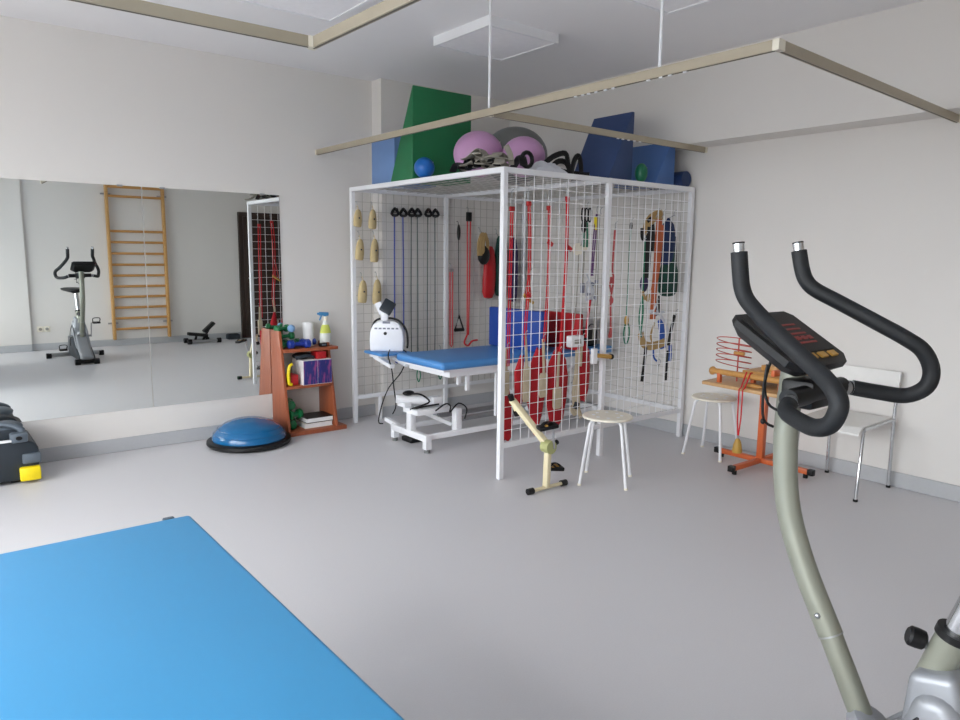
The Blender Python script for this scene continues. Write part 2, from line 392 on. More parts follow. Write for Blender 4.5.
def tube_set(name, label, cat, x0, x1, ztop, zbot, rope, cuff=True, r=.0045):
    t = thing(name, label, cat, ((x0+x1)/2, YB-.03, zbot), 'resistance cords on the back mesh')
    y = YB-.03
    B().tube([(x0, y, ztop-.02), (x0-.004, y, (ztop+zbot)/2), (x0, y, zbot+.03), ((x0+x1)/2, y, zbot), (x1, y, zbot+.03), (x1+.004, y, (ztop+zbot)/2), (x1, y, ztop-.02)], r, 8, sub=4).build('cord', rope, t)
    for x in (x0, x1):
        B().tube([(x+.028*math.cos(a), y-.01+.016*math.sin(a*2), ztop+.030*math.sin(a)) for a in [2*PI*i/12 for i in range(12)]], .013, 8, closed=True).build('cuff', BLACK, t)
    q = B(); hook(q, (x0+x1)/2, YB, ztop+.02); q.cyl((x0, YB-.022, ztop), (x1, YB-.022, ztop), .004); q.build('hook', BLACK, t)
    return t
tube_set('exercise_band', 'blue tubes hung from black cuffs, nearest the beige weight bags', 'resistance band', .405, .49, 1.815, .52, BLUETUBE, r=.0065)
tube_set('exercise_band', 'dark cords with black cuffs, just right of the blue tubes', 'resistance band', .577, .64, 1.82, .45, DKGREENROPE)
tube_set('exercise_band', 'dark cords with black cuffs beside the middle back post', 'resistance band', .752, .828, 1.825, .40, DKGREENROPE)
# two short green handles hanging beneath the couch
for x, lab in ((.66, 'small green cord loop hanging low behind the couch, the left one'), (.90, 'small green cord loop hanging low behind the couch, the right one')):
    t = thing('green_cord', lab, 'cord', (x, YB-.02, .3), 'low green cords on the back mesh')
    B().tube([(x, YB-.02, .58), (x, YB-.02, .45), (x+.02, YB-.02, .36), (x, YB-.02, .30), (x-.02, YB-.02, .36), (x, YB-.02, .45)], .005, 8, sub=4).build('loop', GREENROPE, t)
    q = B(); hook(q, x, YB, .60); q.build('hook', STEEL, t)
gr = 'ropes hung on the back mesh'
y = YB-.03
t = thing('red_rope', 'short red double rope hanging just right of the middle back post', 'rope', (1.015, y, .6), gr)
B().tube([(1.0, y, 1.30), (1.002, y, .95), (1.005, y, .62), (1.02, y, .60), (1.035, y, .62), (1.03, y, .95), (1.03, y, 1.30)], .005, 8).build('cord', REDROPE, t)
q = B(); hook(q, 1.015, YB, 1.36); q.box((1.015, y, 1.315), (.045, .012, .03)); q.build('clip', STEEL, t)
t = thing('handle_cord', 'thin black cord with a triangular black grip handle above the couch', 'exercise cord', (1.105, y, .75), gr)
B().tube([(1.097, y, 1.60), (1.10, y, 1.2), (1.107, y, .86)], .0045, 8).build('cord', BLACK, t)
B().ell((1.097, y, 1.66), (.017, .017, .075)).build('toggle', BLACK, t)
B().tube([(1.107, y, .89), (1.06, y, .755), (1.16, y, .755)], .011, 8, closed=True).tube([(1.06, y, .755), (1.16, y, .755)], .017, 10).build('grip', BLACK, t)
q = B(); hook(q, 1.097, YB, 1.745); q.build('hook', BLACK, t)
t = thing('red_rope', 'long red double rope under a black clip, left of the hat bundle', 'rope', (1.215, y, .6), gr)
B().tube([(1.195, y, 1.80), (1.20, y, 1.3), (1.205, y, .70)], .006, 8).tube([(1.232, y, 1.80), (1.228, y, 1.3), (1.22, y, .70)], .006, 8).build('cord', REDROPE, t)
B().bb((1.185, y-.015, 1.765), (1.24, y+.012, 1.85), .006).build('clip', BLACK, t)
B().tube([(1.205, y, .70), (1.165, y-.01, .63), (1.2, y-.02, .60), (1.25, y-.02, .64), (1.32, y-.01, .645)], .009, 8, sub=4).build('knot', REDROPE, t)
q = B(); hook(q, 1.212, YB, 1.88); q.build('hook', STEEL, t)
# hat-like harness, red vest, dark green bag
t = thing('harness_bundle', 'bundle of tan and black padded straps hung above the couch', 'harness', (1.36, YB-.14, 1.38), 'padded bags on the back mesh')
b = B(); y = YB-.15
b.ell((1.385, y, 1.455), (.065, .045, .09)); [setattr(v, 'x', v.x-.085) for v in b.v]; b.build('pad', BLACK, t)
b = B()
for q_ in range(3):
    b.sling([(1.30+.03*q_, y-.03, 1.45), (1.29+.03*q_, y-.04, 1.56), (1.34+.02*q_, y-.03, 1.65), (1.41, y-.02, 1.60-.02*q_), (1.42, y-.02, 1.5)], .016, .006)
[setattr(v, 'x', v.x-.085) for v in b.v]; b.build('strap', TAN, t)
q = B(); hook(q, 1.35, YB, 1.70); q.tube([(1.35, YB-.02, 1.69), (1.285, y-.02, 1.64)], .004, 6); q.build('hook', STEEL, t)
t = thing('sand_bag', 'red weight bag hanging on the mesh above the couch', 'weight bag', (1.44, YB-.05, 1.04), 'padded bags on the back mesh')
B().lathe([(.0, 0), (.05, .01), (.07, .06), (.074, .18), (.066, .34), (.045, .46), (.018, .5)], (1.43, YB-.06, 1.04), 20, E(0, 3), 1, .5).build('bag', REDMAT, t)
q = B(); hook(q, 1.47, YB, 1.60); q.tube([(1.47, YB-.02, 1.58), (1.465, YB-.05, 1.53)], .004, 6); q.build('hook', STEEL, t)
t = thing('sand_bag', 'dark green weight bag behind the front corner post, next to the red one', 'weight bag', (1.55, YB-.05, 1.07), 'padded bags on the back mesh')
B().lathe([(.0, 0), (.035, .01), (.05, .06), (.055, .2), (.048, .42), (.03, .55), (.012, .58)], (1.57, YB-.05, 1.06), 18, None, 1, .6).build('bag', DKGREENCL, t)
q = B(); hook(q, 1.555, YB, 1.69); q.tube([(1.555, YB-.02, 1.67), (1.555, YB-.045, 1.64)], .004, 6); q.build('hook', STEEL, t)
t = thing('sand_bag', 'dark purple weight bag on the back mesh, just right of the front corner post', 'weight bag', (1.75, YB-.05, 1.0), 'padded bags on the back mesh')
B().lathe([(.0, 0), (.04, .01), (.055, .06), (.06, .25), (.055, .5), (.035, .6), (.012, .64)], (1.75, YB-.05, 1.0), 18, None, 1, .6).build('bag', PURPLECL, t)
q = B(); hook(q, 1.75, YB, 1.69); q.tube([(1.75, YB-.02, 1.67), (1.75, YB-.045, 1.635)], .004, 6); q.build('hook', STEEL, t)
t = thing('sand_bag', 'slim dark red weight bag on the back mesh, left of the purple one', 'weight bag', (1.645, YB-.05, .98), 'padded bags on the back mesh')
B().lathe([(.0, 0), (.02, .01), (.029, .06), (.032, .25), (.029, .5), (.022, .6), (.01, .64)], (1.645, YB-.05, 1.0), 18, None, 1, .6).build('bag', SLINGR, t)
q = B(); hook(q, 1.655, YB, 1.69); q.tube([(1.655, YB-.02, 1.67), (1.655, YB-.045, 1.635)], .004, 6); q.build('hook', STEEL, t)

# ------------------------------------------------------------------ hanging things: front mesh (the side towards the viewer's right)
YF = PB/2+.006
y = YF+.022
gs = 'red suspension slings on the front mesh'
def hk(t, x, z, ztop_end):
    q = B(); hook(q, x, YF-.002, z, 1); q.tube([(x, YF+.02, z-.024), (x, y, ztop_end)], .003, 6); q.build('hook', STEEL, t)
def sling_rope(x, ztop, pts, label, rope=REDROPE, r=.0046, dx=.022, slide=None, w=None):
    t = thing('sling_rope', label, 'rope', (x, y, pts[-1][1]), 'red ropes with slings on the front mesh')
    hk(t, x, ztop+.09, ztop)
    B().tube([(px, y, pz) for px, pz in pts], r, 8, sub=3).build('cord', rope, t)
    B().tube([(px+dx, y+.006, pz) for px, pz in pts], r, 8, sub=3).build('cord', rope, t)
    B().box((x+dx/2, y+.003, ztop-.01), (dx+.014, .018, .03), None, .004).build('cleat', REDPL, t)
    if slide: B().box((slide[0], y, slide[1]), (.05, .016, .028), E(0, 30), .005).build('slider', REDPL, t)
    return t
sling_rope(.10, 1.76, [(.10, 1.76), (.098, 1.62), (.092, 1.14), (.088, .74)], 'red double rope hanging beside the front corner post of the cage')
sling_rope(.242, 1.80, [(.242, 1.80), (.258, 1.56), (.254, 1.23), (.235, 1.0), (.24, .86)], 'red double rope, second from the front corner post, with a wooden toggle', slide=(.27, 1.20))
sling_rope(.423, 1.78, [(.423, 1.78), (.433, 1.53), (.430, 1.30), (.421, 1.08), (.408, .88)], 'red double rope, third from the front corner post', slide=(.45, 1.54))
sling_rope(.592, 1.85, [(.592, 1.85), (.599, 1.565), (.595, 1.36), (.580, 1.05), (.565, .80)], 'thick red double rope, fourth from the front corner post', r=.0075, dx=.018, slide=(.63, 1.51))
t = thing('rope_toggle', 'tan triangular rope loop with a toggle beside the second red rope', 'rope', (.28, y+.02, 1.15), None)
B().tube([(.278, y+.02, 1.34), (.25, y+.02, 1.20), (.312, y+.02, 1.16)], .005, 8, closed=True).build('loop', PINKROPE, t)
B().cyl((.24, y+.022, 1.2), (.325, y+.022, 1.145), .011).build('toggle', BRASSW, t)
q = B(); hook(q, .278, YF-.002, 1.36, 1); q.tube([(.278, YF+.02, 1.335), (.278, y+.02, 1.34)], .003, 6); q.build('hook', STEEL, t)
def sling(label, cloth, plate=None, web=None):
    xs = [p[0] for p in cloth]; zs = [p[1] for p in cloth]
    t = thing('suspension_sling', label, 'sling', (sum(xs)/len(xs), y+.02, min(zs)), gs)
    # cloth: list of (x, z, half width) down its length; gently billowed so it has thickness
    b = B(); n = 14
    P = cloth; vs = []; 
    for px, pz, hw in P:
        for j in range(n):
            a = 2*PI*j/n; vs.append((px+hw*math.cos(a), y+.035+.018*math.sin(a)+.006*math.sin(pz*30), pz+.012*math.sin(a*2+px*9)))
    fs = [[i*n+j, i*n+(j+1) % n, (i+1)*n+(j+1) % n, (i+1)*n+j] for i in range(len(P)-1) for j in range(n)]+[list(range(n))[::-1], [(len(P)-1)*n+j for j in range(n)]]
    b.add(vs, fs); b.build('cloth', SLINGR, t)
    if web:
        b = B()
        for pts in web: b.sling([(px, y+.004, pz) for px, pz in pts], .013, .004)
        b.build('webbing', SLINGB, t)
    if plate:
        px, pz, hx, hz = plate
        b = B().prism([(px+hx*cx_, pz+hz*cz_) for cx_, cz_ in ((-.7, 1), (.7, 1), (1, .8), (1, -.75), (.75, -1), (-.75, -1), (-1, -.75), (-1, .8))], 'y', y-.001, y+.012, .003)
        b.build('plate', SLINGB, t)
        b = B()
        for k_ in (-1, 0, 1): b.box((px, y-.003, pz+k_*hz*.55), (hx*1.3, .006, .006), E(0, 4))
        b.build('stitching', SLINGB, t)
    q = B(); tx, tz = (web[0][0] if web else (P[0][0], P[0][1])); hook(q, tx, YF-.002, tz+.02, 1); q.tube([(tx, YF+.02, tz), (tx, y+.006, tz-.01)], .003, 6); q.build('hook', STEEL, t)
    return t
sling('narrow red sling hanging right against the front corner post, lowest of all', [(.10, .60, .03), (.112, .50, .046), (.122, .38, .05), (.126, .25, .046), (.126, .235, .02)], (.085, .63, .026, .085), [[(.088, .86), (.085, .75), (.08, .66)]])
sling('small red sling with a long grey-beige strap, second from the front corner post', [(.245, .79, .012), (.228, .68, .038), (.226, .56, .042), (.23, .47, .034), (.235, .44, .012)], (.268, .60, .032, .12), [[(.245, .93), (.258, .82), (.265, .70)]])
sling('pointed red sling with a square beige pad, third from the front corner post', [(.405, .83, .02), (.40, .74, .07), (.39, .62, .09), (.385, .48, .085), (.385, .36, .05), (.385, .24, .014)], (.422, .58, .036, .085), [[(.409, .90), (.418, .80), (.424, .66)]])
sling('rounded red sling with an oblong beige tag, fourth from the front corner post', [(.578, .82, .025), (.58, .74, .085), (.58, .62, .108), (.585, .46, .10), (.58, .33, .07), (.58, .27, .025)], (.558, .475, .04, .078), [[(.565, .80), (.56, .70), (.557, .55)]])
sling('oval red sling hanging beside the middle front post', [(.83, .85, .016), (.835, .77, .06), (.838, .64, .075), (.842, .5, .066), (.85, .42, .022)], None, [[(.79, .88), (.785, .80), (.78, .68)]])
t = thing('strap_set', 'tangle of grey-beige straps between the two right-hand red slings', 'straps', (.75, y+.02, .3), None)
b = B()
b.sling([(.742, y, .80), (.735, y, .65), (.715, y, .5), (.735, y, .36)], .02, .004)
b.sling([(.742, y+.006, .80), (.755, y+.006, .62), (.765, y+.006, .48), (.775, y+.006, .34)], .02, .004)
b.sling([(.69, y+.002, .40), (.73, y+.002, .34), (.77, y+.002, .36), (.80, y+.002, .30)], .018, .005)
b.build('strap', SLINGB, t)
B().box((.74, y-.004, .40), (.05, .016, .05), E(0, 20), .005).build('buckle', DARK, t)
q = B(); hook(q, .742, YF-.002, .82, 1); q.tube([(.742, YF+.02, .80), (.742, y+.02, .79)], .003, 6); q.build('hook', STEEL, t)
# white weight box and pulley kit near the middle post
t = thing('weight_box', 'small pale grey box hooked on the mesh under the red panel', 'box', (.733, y, .82), None)
B().bb((.667, y-.008, .822), (.80, y+.045, .902), .01, 3).build('case', WHITE, t); B().bb((.70, y-.012, .845), (.765, y-.007, .875), .003).build('tag', GREYCLOTH, t)
q = B(); hook(q, .735, YF-.002, .93, 1); q.tube([(.735, YF+.02, .91), (.735, y+.015, .90)], .004, 6); q.build('hook', STEEL, t)
t = thing('pulley_strap', 'black carabiners with a short teal strap near the middle front post', 'pulley strap', (.78, y, 1.55), None)
b = B()
for x_ in (.757, .79, .822): b.tube([(x_-.014, y, 1.77), (x_-.014, y, 1.71), (x_, y, 1.695), (x_+.014, y, 1.71), (x_+.014, y, 1.77), (x_, y, 1.785)], .006, 8, closed=True, sub=3)
b.ell((.768, y+.002, 1.66), (.022, .016, .045)); b.build('carabiner', BLACK, t)
B().sling([(.768, y+.005, 1.64), (.772, y+.005, 1.58), (.772, y+.005, 1.52)], .012, .004).sling([(.80, y+.005, 1.69), (.808, y+.005, 1.60), (.808, y+.005, 1.52)], .01, .004).build('strap', GREENROPE, t)
q = B(); hook(q, .79, YF-.002, 1.81, 1); q.build('hook', STEEL, t)
t = thing('pulley_block', 'cream pulley with hanging grey cords beside the middle front post', 'pulley', (.75, y+.01, 1.0), None)
B().lathe([(.03, -.012), (.042, -.01), (.034, 0), (.042, .01), (.03, .012)], (.735, y+.02, 1.505), 20, E(90)).box((.79, y+.02, 1.51), (.06, .02, .03), E(0, -12), .004).build('wheel', IVORY, t)
B().tube([(.735, y+.01, 1.47), (.727, y+.01, 1.15), (.70, y+.01, .95)], .004, 6).tube([(.785, y+.01, 1.49), (.785, y+.01, 1.40), (.78, y+.01, 1.27)], .0065, 6).build('cord', GREYCLOTH, t)
B().bb((.766, y, 1.2), (.796, y+.02, 1.27), .004).build('cleat', DEVG, t)
q = B(); hook(q, .75, YF-.002, 1.56, 1); q.tube([(.75, YF+.02, 1.535), (.745, y+.02, 1.53)], .004, 6); q.build('hook', STEEL, t)
t = thing('hanging_cord', 'thin purple and yellow double cord next to the middle front post', 'cord', (.875, y, 1.1), None)
B().tube([(.888, y, 1.75), (.872, y, 1.65), (.862, y, 1.50), (.857, y, 1.32)], .005, 6, sub=3).tube([(.893, y, 1.75), (.888, y, 1.6), (.876, y, 1.45), (.87, y, 1.32)], .005, 6, sub=3).build('cord', PURPLE, t)
B().bb((.872, y-.006, 1.64), (.892, y+.008, 1.73), .003).build('sleeve', YELLOW, t)
q = B(); hook(q, .888, YF-.002, 1.79, 1); q.build('hook', STEEL, t)
t = thing('strap_bundle', 'bunched pale webbing with steel buckles against the middle front post', 'straps', (.87, y+.01, .83), None)
b = B()
for k_ in range(5):
    a = random.random()*6
    b.sling([(.83+.024*k_, y+.02+.005*k_, 1.33-.02*k_), (.86+.03*math.sin(a), y+.03, 1.26), (.91-.02*k_, y+.02, 1.20), (.88+.03*math.cos(a), y+.03, 1.14)], .007, .003)
b.build('webbing', WHITECLOTH, t)
b = B()
for q_ in ((.872, 1.262), (.835, 1.19), (.90, 1.165), (.91, 1.28)): b.box((q_[0], y-.002, q_[1]), (.028, .014, .022), E(0, random.random()*60), .003)
b.build('buckle', DEVG, t)
B().sling([(.925, y+.01, 1.75), (.921, y+.01, 1.5), (.929, y+.01, 1.15), (.912, y+.01, .86)], .014, .004).build('long_strap', GREYCLOTH, t)
B().tube([(.866, y+.01, 1.15), (.845, y+.012, 1.0), (.83, y+.01, .88)], .009, 8).build('red_tail', SLINGR, t)
q = B(); hook(q, .925, YF-.002, 1.78, 1); hook(q, .87, YF-.002, 1.35, 1); q.build('hook', STEEL, t)
t = thing('grip_peg', 'yellow wooden grip peg sticking out from the middle front post', 'handle', (.9, -.02, .72), None)
B().cyl((.872, -.016, .758), (1.02, -.016, .738), .016).build('grip', GOLD, t)
B().cyl((1.018, -.016, .738), (1.036, -.016, .736), .02).build('end_cap', BLACK, t)
B().bb((.825, -.03, .70), (.868, -.001, .81), .004).build('bracket', WHITE, t)

# right-hand bay
gb = 'cords on the right-hand bay of the cage'
t = thing('knotted_rope', 'faded red knotted rope just right of the middle front post', 'rope', (1.08, y, .87), gb)
hk(t, 1.087, 1.69, 1.64)
B().tube([(1.087, y, 1.645), (1.08, y, 1.50), (1.077, y, 1.36), (1.092, y, 1.288), (1.07, y, 1.14), (1.08, y, .94), (1.066, y, .88), (1.086, y, .87), (1.083, y, .95)], .0075, 8, sub=4).build('cord', PINKROPE, t)
b = B()
for z in (1.288, 1.14): b.ell((1.078, y, z), (.016, .014, .025))
b.tube([(1.065, y, 1.31), (1.055, y, 1.25), (1.07, y, 1.2)], .007, 6); b.build('knot', PINKROPE, t)
t = thing('green_cord', 'green cord ending in a large loop in the right-hand bay', 'cord', (1.255, y, .81), gb)
hk(t, 1.262, 1.72, 1.67)
B().tube([(1.262, y, 1.67), (1.256, y, 1.55), (1.256, y, 1.21), (1.251, y, 1.0)], .0055, 8).tube([(1.251, y, .99), (1.228, y, .90), (1.24, y, .825), (1.265, y, .812), (1.288, y, .86), (1.285, y, .93), (1.256, y, .99)], .0055, 8, sub=4).build('cord', GREENROPE, t)
B().ell((1.252, y, .985), (.02, .016, .04)).build('cleat', BRASSW, t)
B().ell((1.262, y, 1.68), (.012, .012, .03)).build('clip', BLACK, t)
t = thing('green_cord', 'green cord with a doubled lower end, beside the terracotta straps', 'cord', (1.42, y, .86), gb)
hk(t, 1.426, 1.62, 1.575)
B().tube([(1.426, y, 1.575), (1.428, y, 1.2), (1.405, y, 1.08), (1.398, y, .98), (1.42, y, .88), (1.436, y, .85)], .0055, 8, sub=3).tube([(1.425, y, 1.16), (1.438, y, 1.05), (1.432, y, .95), (1.42, y, .88)], .0075, 8, sub=3).build('cord', GREENROPE, t)
B().tube([(1.42, y, 1.2), (1.44, y, 1.16), (1.48, y+.01, 1.14), (1.51, y+.01, 1.17), (1.5, y+.01, 1.12)], .013, 8, sub=3).build('wooden_cleat', TAN, t)
t = thing('strap_harness', 'hanging bundle of terracotta, black and tan harness straps', 'harness', (1.55, y+.03, .95), 'harnesses and bags on the right-hand bay')
b = B(); b.sling([(1.60, y+.01, 1.74), (1.59, y+.01, 1.6), (1.585, y+.01, 1.36), (1.575, y+.01, 1.2), (1.57, y+.01, .98)], .034, .008); b.sling([(1.64, y+.015, 1.70), (1.62, y+.015, 1.5), (1.60, y+.015, 1.32), (1.57, y+.015, 1.2)], .03, .008); b.build('strap', ORANGECL, t)
b = B(); b.sling([(1.45, y+.02, 1.62), (1.48, y+.02, 1.71), (1.55, y+.02, 1.76), (1.64, y+.02, 1.78)], .042, .009); b.sling([(1.52, y+.02, 1.72), (1.50, y+.02, 1.6), (1.52, y+.02, 1.5)], .03, .007); b.build('tan_strap', TAN, t)
b = B(); b.sling([(1.405, y+.015, 1.67), (1.41, y+.015, 1.61), (1.43, y+.015, 1.58)], .018, .007); b.sling([(1.50, y+.015, 1.68), (1.485, y+.015, 1.5), (1.48, y+.015, 1.38), (1.475, y+.02, 1.30)], .04, .008); b.sling([(1.52, y+.012, 1.70), (1.535, y+.012, 1.62), (1.53, y+.012, 1.5)], .022, .006); b.sling([(1.46, y+.015, 1.72), (1.50, y+.012, 1.745)], .016, .008); b.build('black_strap', BLACK, t)
b = B(); b.sling([(1.655, y+.03, 1.58), (1.63, y+.03, 1.4), (1.60, y+.03, 1.25), (1.63, y+.03, 1.0)], .02, .006); b.ell((1.475, y+.03, 1.255), (.045, .018, .065)); b.build('purple_strap', PURPLECL, t)
q = B()
for x_, z_ in ((1.56, 1.80), (1.63, 1.80)): hook(q, x_, YF-.002, z_, 1); q.tube([(x_, YF+.02, z_-.02), (x_, y+.015, z_-.05)], .003, 6)
q.build('hook', STEEL, t)
t = thing('cloth_bag', 'long dark green and navy drawstring bag at the far right of the cage', 'bag', (1.77, y+.05, 1.14), 'harnesses and bags on the right-hand bay')
B().lathe([(.0, 0), (.07, .008), (.104, .04), (.108, .12), (.104, .2), (.082, .26), (.07, .33), (.06, .40)], (1.80, y+.055, 1.145), 24, None, 1, .45).build('lower_bag', DKGREENCL, t)
B().lathe([(.055, 0), (.072, .05), (.08, .15), (.078, .25), (.06, .31), (.025, .34), (.012, .36)], (1.762, y+.05, 1.40), 20, None, 1, .5).build('upper_bag', DKBLUECL, t)
b = B(); b.sling([(1.86, y+.05, 1.62), (1.875, y+.05, 1.45), (1.89, y+.05, 1.3)], .012, .005); b.build('strap', BLACK, t)
q = B(); hook(q, 1.762, YF-.002, 1.80, 1); q.tube([(1.762, YF+.02, 1.78), (1.762, y+.05, 1.755)], .004, 6); q.build('hook', STEEL, t)
t = thing('body_harness', 'spread body harness of tan, blue and black straps low on the right-hand bay', 'harness', (1.63, y+.02, .5), 'harnesses and bags on the right-hand bay')
b = B(); b.sling([(1.435, y+.01, .88), (1.47, y+.01, .80), (1.55, y+.01, .77), (1.65, y+.01, .775), (1.73, y+.01, .79)], .034, .008); b.sling([(1.60, y+.012, .95), (1.56, y+.012, .85), (1.60, y+.012, .78)], .01, .005); b.build('belt', TAN, t)
for pts_, w_ in (([(1.50, y+.006, .77), (1.488, y+.006, .63), (1.47, y+.006, .50)], .018), ([(1.84, y+.006, 1.0), (1.80, y+.006, .87), (1.78, y+.006, .76)], .018), ([(1.775, y+.006, .72), (1.77, y+.006, .6), (1.768, y+.006, .48)], .014), ([(1.63, y+.006, 1.16), (1.64, y+.006, 1.06), (1.645, y+.006, 1.02)], .01)):
    b = B(); b.sling(pts_, w_, .005); b.build('black_strap', BLACK, t)
b = B(); b.sling([(1.68, y+.02, .97), (1.71, y+.02, .86), (1.73, y+.02, .74)], .034, .009); b.sling([(1.82, y+.02, .76), (1.825, y+.02, .68), (1.82, y+.02, .63)], .022, .007); b.sling([(1.60, y+.012, .76), (1.61, y+.012, .68), (1.65, y+.012, .645)], .008, .005); b.build('blue_strap', BLUEWEB, t)
b = B(); b.tube([(1.60, y+.01, 1.10), (1.57, y+.01, 1.05), (1.53, y+.01, 1.04), (1.62, y+.01, 1.02), (1.70, y+.01, 1.03)], .012, 8, sub=3); b.sling([(1.62, y+.01, 1.05), (1.68, y+.01, .99), (1.75, y+.01, .92), (1.77, y+.01, .85)], .014, .005); b.build('pale_strap', WHITECLOTH, t)
B().tube([(1.665+.02*math.cos(a), y+.004, .635+.024*math.sin(a)) for a in [2*PI*i/10 for i in range(10)]], .004, 6, closed=True).build('ring', STEEL, t)
q = B()
for x_, z_ in ((1.435, .88), (1.60, 1.12), (1.845, 1.03)): hook(q, x_, YF-.002, z_, 1); q.tube([(x_, YF+.02, z_-.02), (x_, y+.006, z_-.04)], .003, 6)
q.build('hook', STEEL, t)

# ------------------------------------------------------------------ treatment couch in the cage
cx0, cx1, cy0, cy1 = .05, 1.90, .72, 1.37
t = thing('treatment_couch', 'white-framed electric treatment couch with a blue padded top inside the cage', 'treatment couch', (1.0, 1.04, 0))
b = B()
b.bb((cx0, cy0, .618), (cx1, cy1, .68), .028, 4); b.build('padded_top', BLUETOP, t)
B().bb((cx0+.03, cy0+.03, .603), (cx1-.03, cy1-.03, .619)).build('top_board', WHITE, t)
b = B(); b.bb((cx0+.10, cy0+.05, .555), (cx1-.1, cy0+.09, .604)); b.bb((cx0+.10, cy1-.09, .555), (cx1-.1, cy1-.05, .604)); b.bb((cx0+.10, cy0+.09, .555), (cx0+.14, cy1-.09, .604)); b.bb((cx1-.14, cy0+.09, .555), (cx1-.1, cy1-.09, .604))
b.build('upper_frame', WHITE, t)
b = B()
b.bb((-.06, 1.395, .652), (.22, 1.68, .676), .01); b.build('side_tray', BLUETOP, t)
B().bar((-.0, 1.33, .58), (-.0, 1.6, .632), .04, .03).bar((.14, 1.33, .58), (.14, 1.6, .632), .04, .03).bb((-.03, 1.5, .628), (.17, 1.64, .653)).build('tray_bracket', WHITE, t)
for x in (-.02, 1.80):
    b = B(); b.bb((x-.025, .79, .085), (x+.025, 1.29, .135), .004)
    for yy in (.815, 1.265): b.bb((x-.024, yy-.024, .028), (x+.024, yy+.024, .09))
    bf = b.build('base_foot', WHITE, t)
    for yy in (.815, 1.265): B().cyl((x, yy, 0), (x, yy, .03), .022).build('foot_pad', GREYB, bf)
for yy in (.825, 1.215): B().bb((.006, yy, .088), (1.774, yy+.035, .128), .003).build('base_beam', WHITE, t)
for yy in (.93, 1.12): B().bb((.30, yy, .165), (1.70, yy+.03, .2), .003).build('lower_link', STEEL, t)
B().bb((-.045, 1.0, .13), (.005, 1.06, .27), .004).build('column', WHITE, t)
B().bb((-.05, .90, .265), (.27, .94, .305), .004).build('cross_arm', WHITE, t); B().bb((-.05, .94, .266), (-.005, 1.1, .304), .004).build('cross_arm', WHITE, t)
B().bb((.28, .86, .1), (.335, .92, .29), .004).build('column', WHITE, t); B().bb((1.7, 1.0, .13), (1.76, 1.06, .32)).build('column', WHITE, t)
for yy in (.88, 1.2):
    B().bar((1.62, yy, .18), (1.02, yy, .57), .025, .045, (0, 1, 0)).build('lift_link', WHITE, t)
    B().bar((1.05, yy+.03, .18), (1.66, yy+.03, .57), .025, .045, (0, 1, 0)).build('lift_link', WHITE, t)
B().cyl((1.02, .86, .565), (1.02, 1.22, .565), .014).build('link_axle', STEEL, t); B().cyl((1.62, .86, .18), (1.62, 1.22, .18), .014).build('link_axle', STEEL, t)
B().bar((-.0, 1.25, .12), (-.02, 1.40, .15), .03, .03).build('side_arm', WHITE, t)
B().bar((.05, 1.1, .28), (.32, .98, .14), .03, .03).build('brace', WHITE, t)
b = B(); b.cyl((-.08, 1.15, .36), (.17, 1.02, .335), .032, n=20); b.build('motor', WHITE, t); B().bb((.15, .98, .304), (.24, 1.06, .37), .012).build('gear_box', WHITE, t); B().bb((-.06, 1.06, .304), (.0, 1.16, .335)).build('motor_mount', WHITE, t)
b = B(); b.tube([(.08, .85, .30), (.18, .86, .34), (.24, .88, .31), (.22, .86, .27), (.30, .86, .33), (.38, .86, .28), (.36, .86, .20)], .006, 6, sub=4)
b.tube([(.0, 1.08, .40), (.06, 1.02, .40), (.1, .96, .35), (.0, .94, .33), (-.05, 1.0, .30), (.05, .93, .325), (.16, .92, .33)], .007, 6, sub=4); b.ell((.0, 1.1, .405), (.05, .03, .02)); b.build('cable', BLACK, t)
B().bb((.02, 1.10, 0), (.2, 1.24, .04), .012).build('foot_pedal', BLACK, t)
B().bb((.245, .79, .49), (.27, .815, .556)).build('stop_peg', WHITE, t); B().bb((.325, .79, .435), (.352, .815, .556)).build('stop_peg', WHITE, t)
B().bb((.62, .795, .37), (.78, .82, .395)).bb((.62, .795, .2), (.642, .82, .37)).bb((.62, .795, .395), (.65, .82, .556)).build('end_bracket', WHITE, t)

# device on the tray
dx, dy = .075, 1.53
t = thing('therapy_unit', 'white portable therapy device with an arched black handle on the couch tray', 'therapy device', (dx, dy, .677))
poly = [(-.135, 0), (.135, 0), (.14, .10), (.132, .17), (.105, .225), (.055, .25), (-.055, .25), (-.105, .225), (-.132, .17), (-.14, .10)]
yaw = 38          # its face is turned to the room
def rot(b, c, ang):
    a = math.radians(ang); ca, sa = math.cos(a), math.sin(a)
    for v in b.v:
        x_, y_ = v.x-c[0], v.y-c[1]; v.x = c[0]+x_*ca-y_*sa; v.y = c[1]+x_*sa+y_*ca
    return b
b = B().prism([(dx+p[0], .677+p[1]) for p in poly], 'y', dy-.055, dy+.055, .018); rot(b, (dx, dy), -yaw).build('case', DEVW, t)
b = B().tube([(dx-.125, dy, .86), (dx-.10, dy, .915), (dx-.05, dy, .94), (dx+.05, dy, .94), (dx+.11, dy, .91), (dx+.155, dy, .84), (dx+.165, dy, .75), (dx+.16, dy, .70)], .009, 8, sub=4)
rot(b, (dx, dy), -yaw).build('handle', BLACK, t)
b = B()
for i in range(6): b.box((dx-.085+i*.034, dy-.0565, .865), (.022, .004, .012))
b.bb((dx-.03, dy-.058, .905), (dx+.03, dy-.05, .922)); rot(b, (dx, dy), -yaw).build('lettering', DEVG, t)
b = B().cyl((dx-.01, dy-.061, .825), (dx-.01, dy-.05, .825), .013); rot(b, (dx, dy), -yaw).build('dial', BLACK, t)
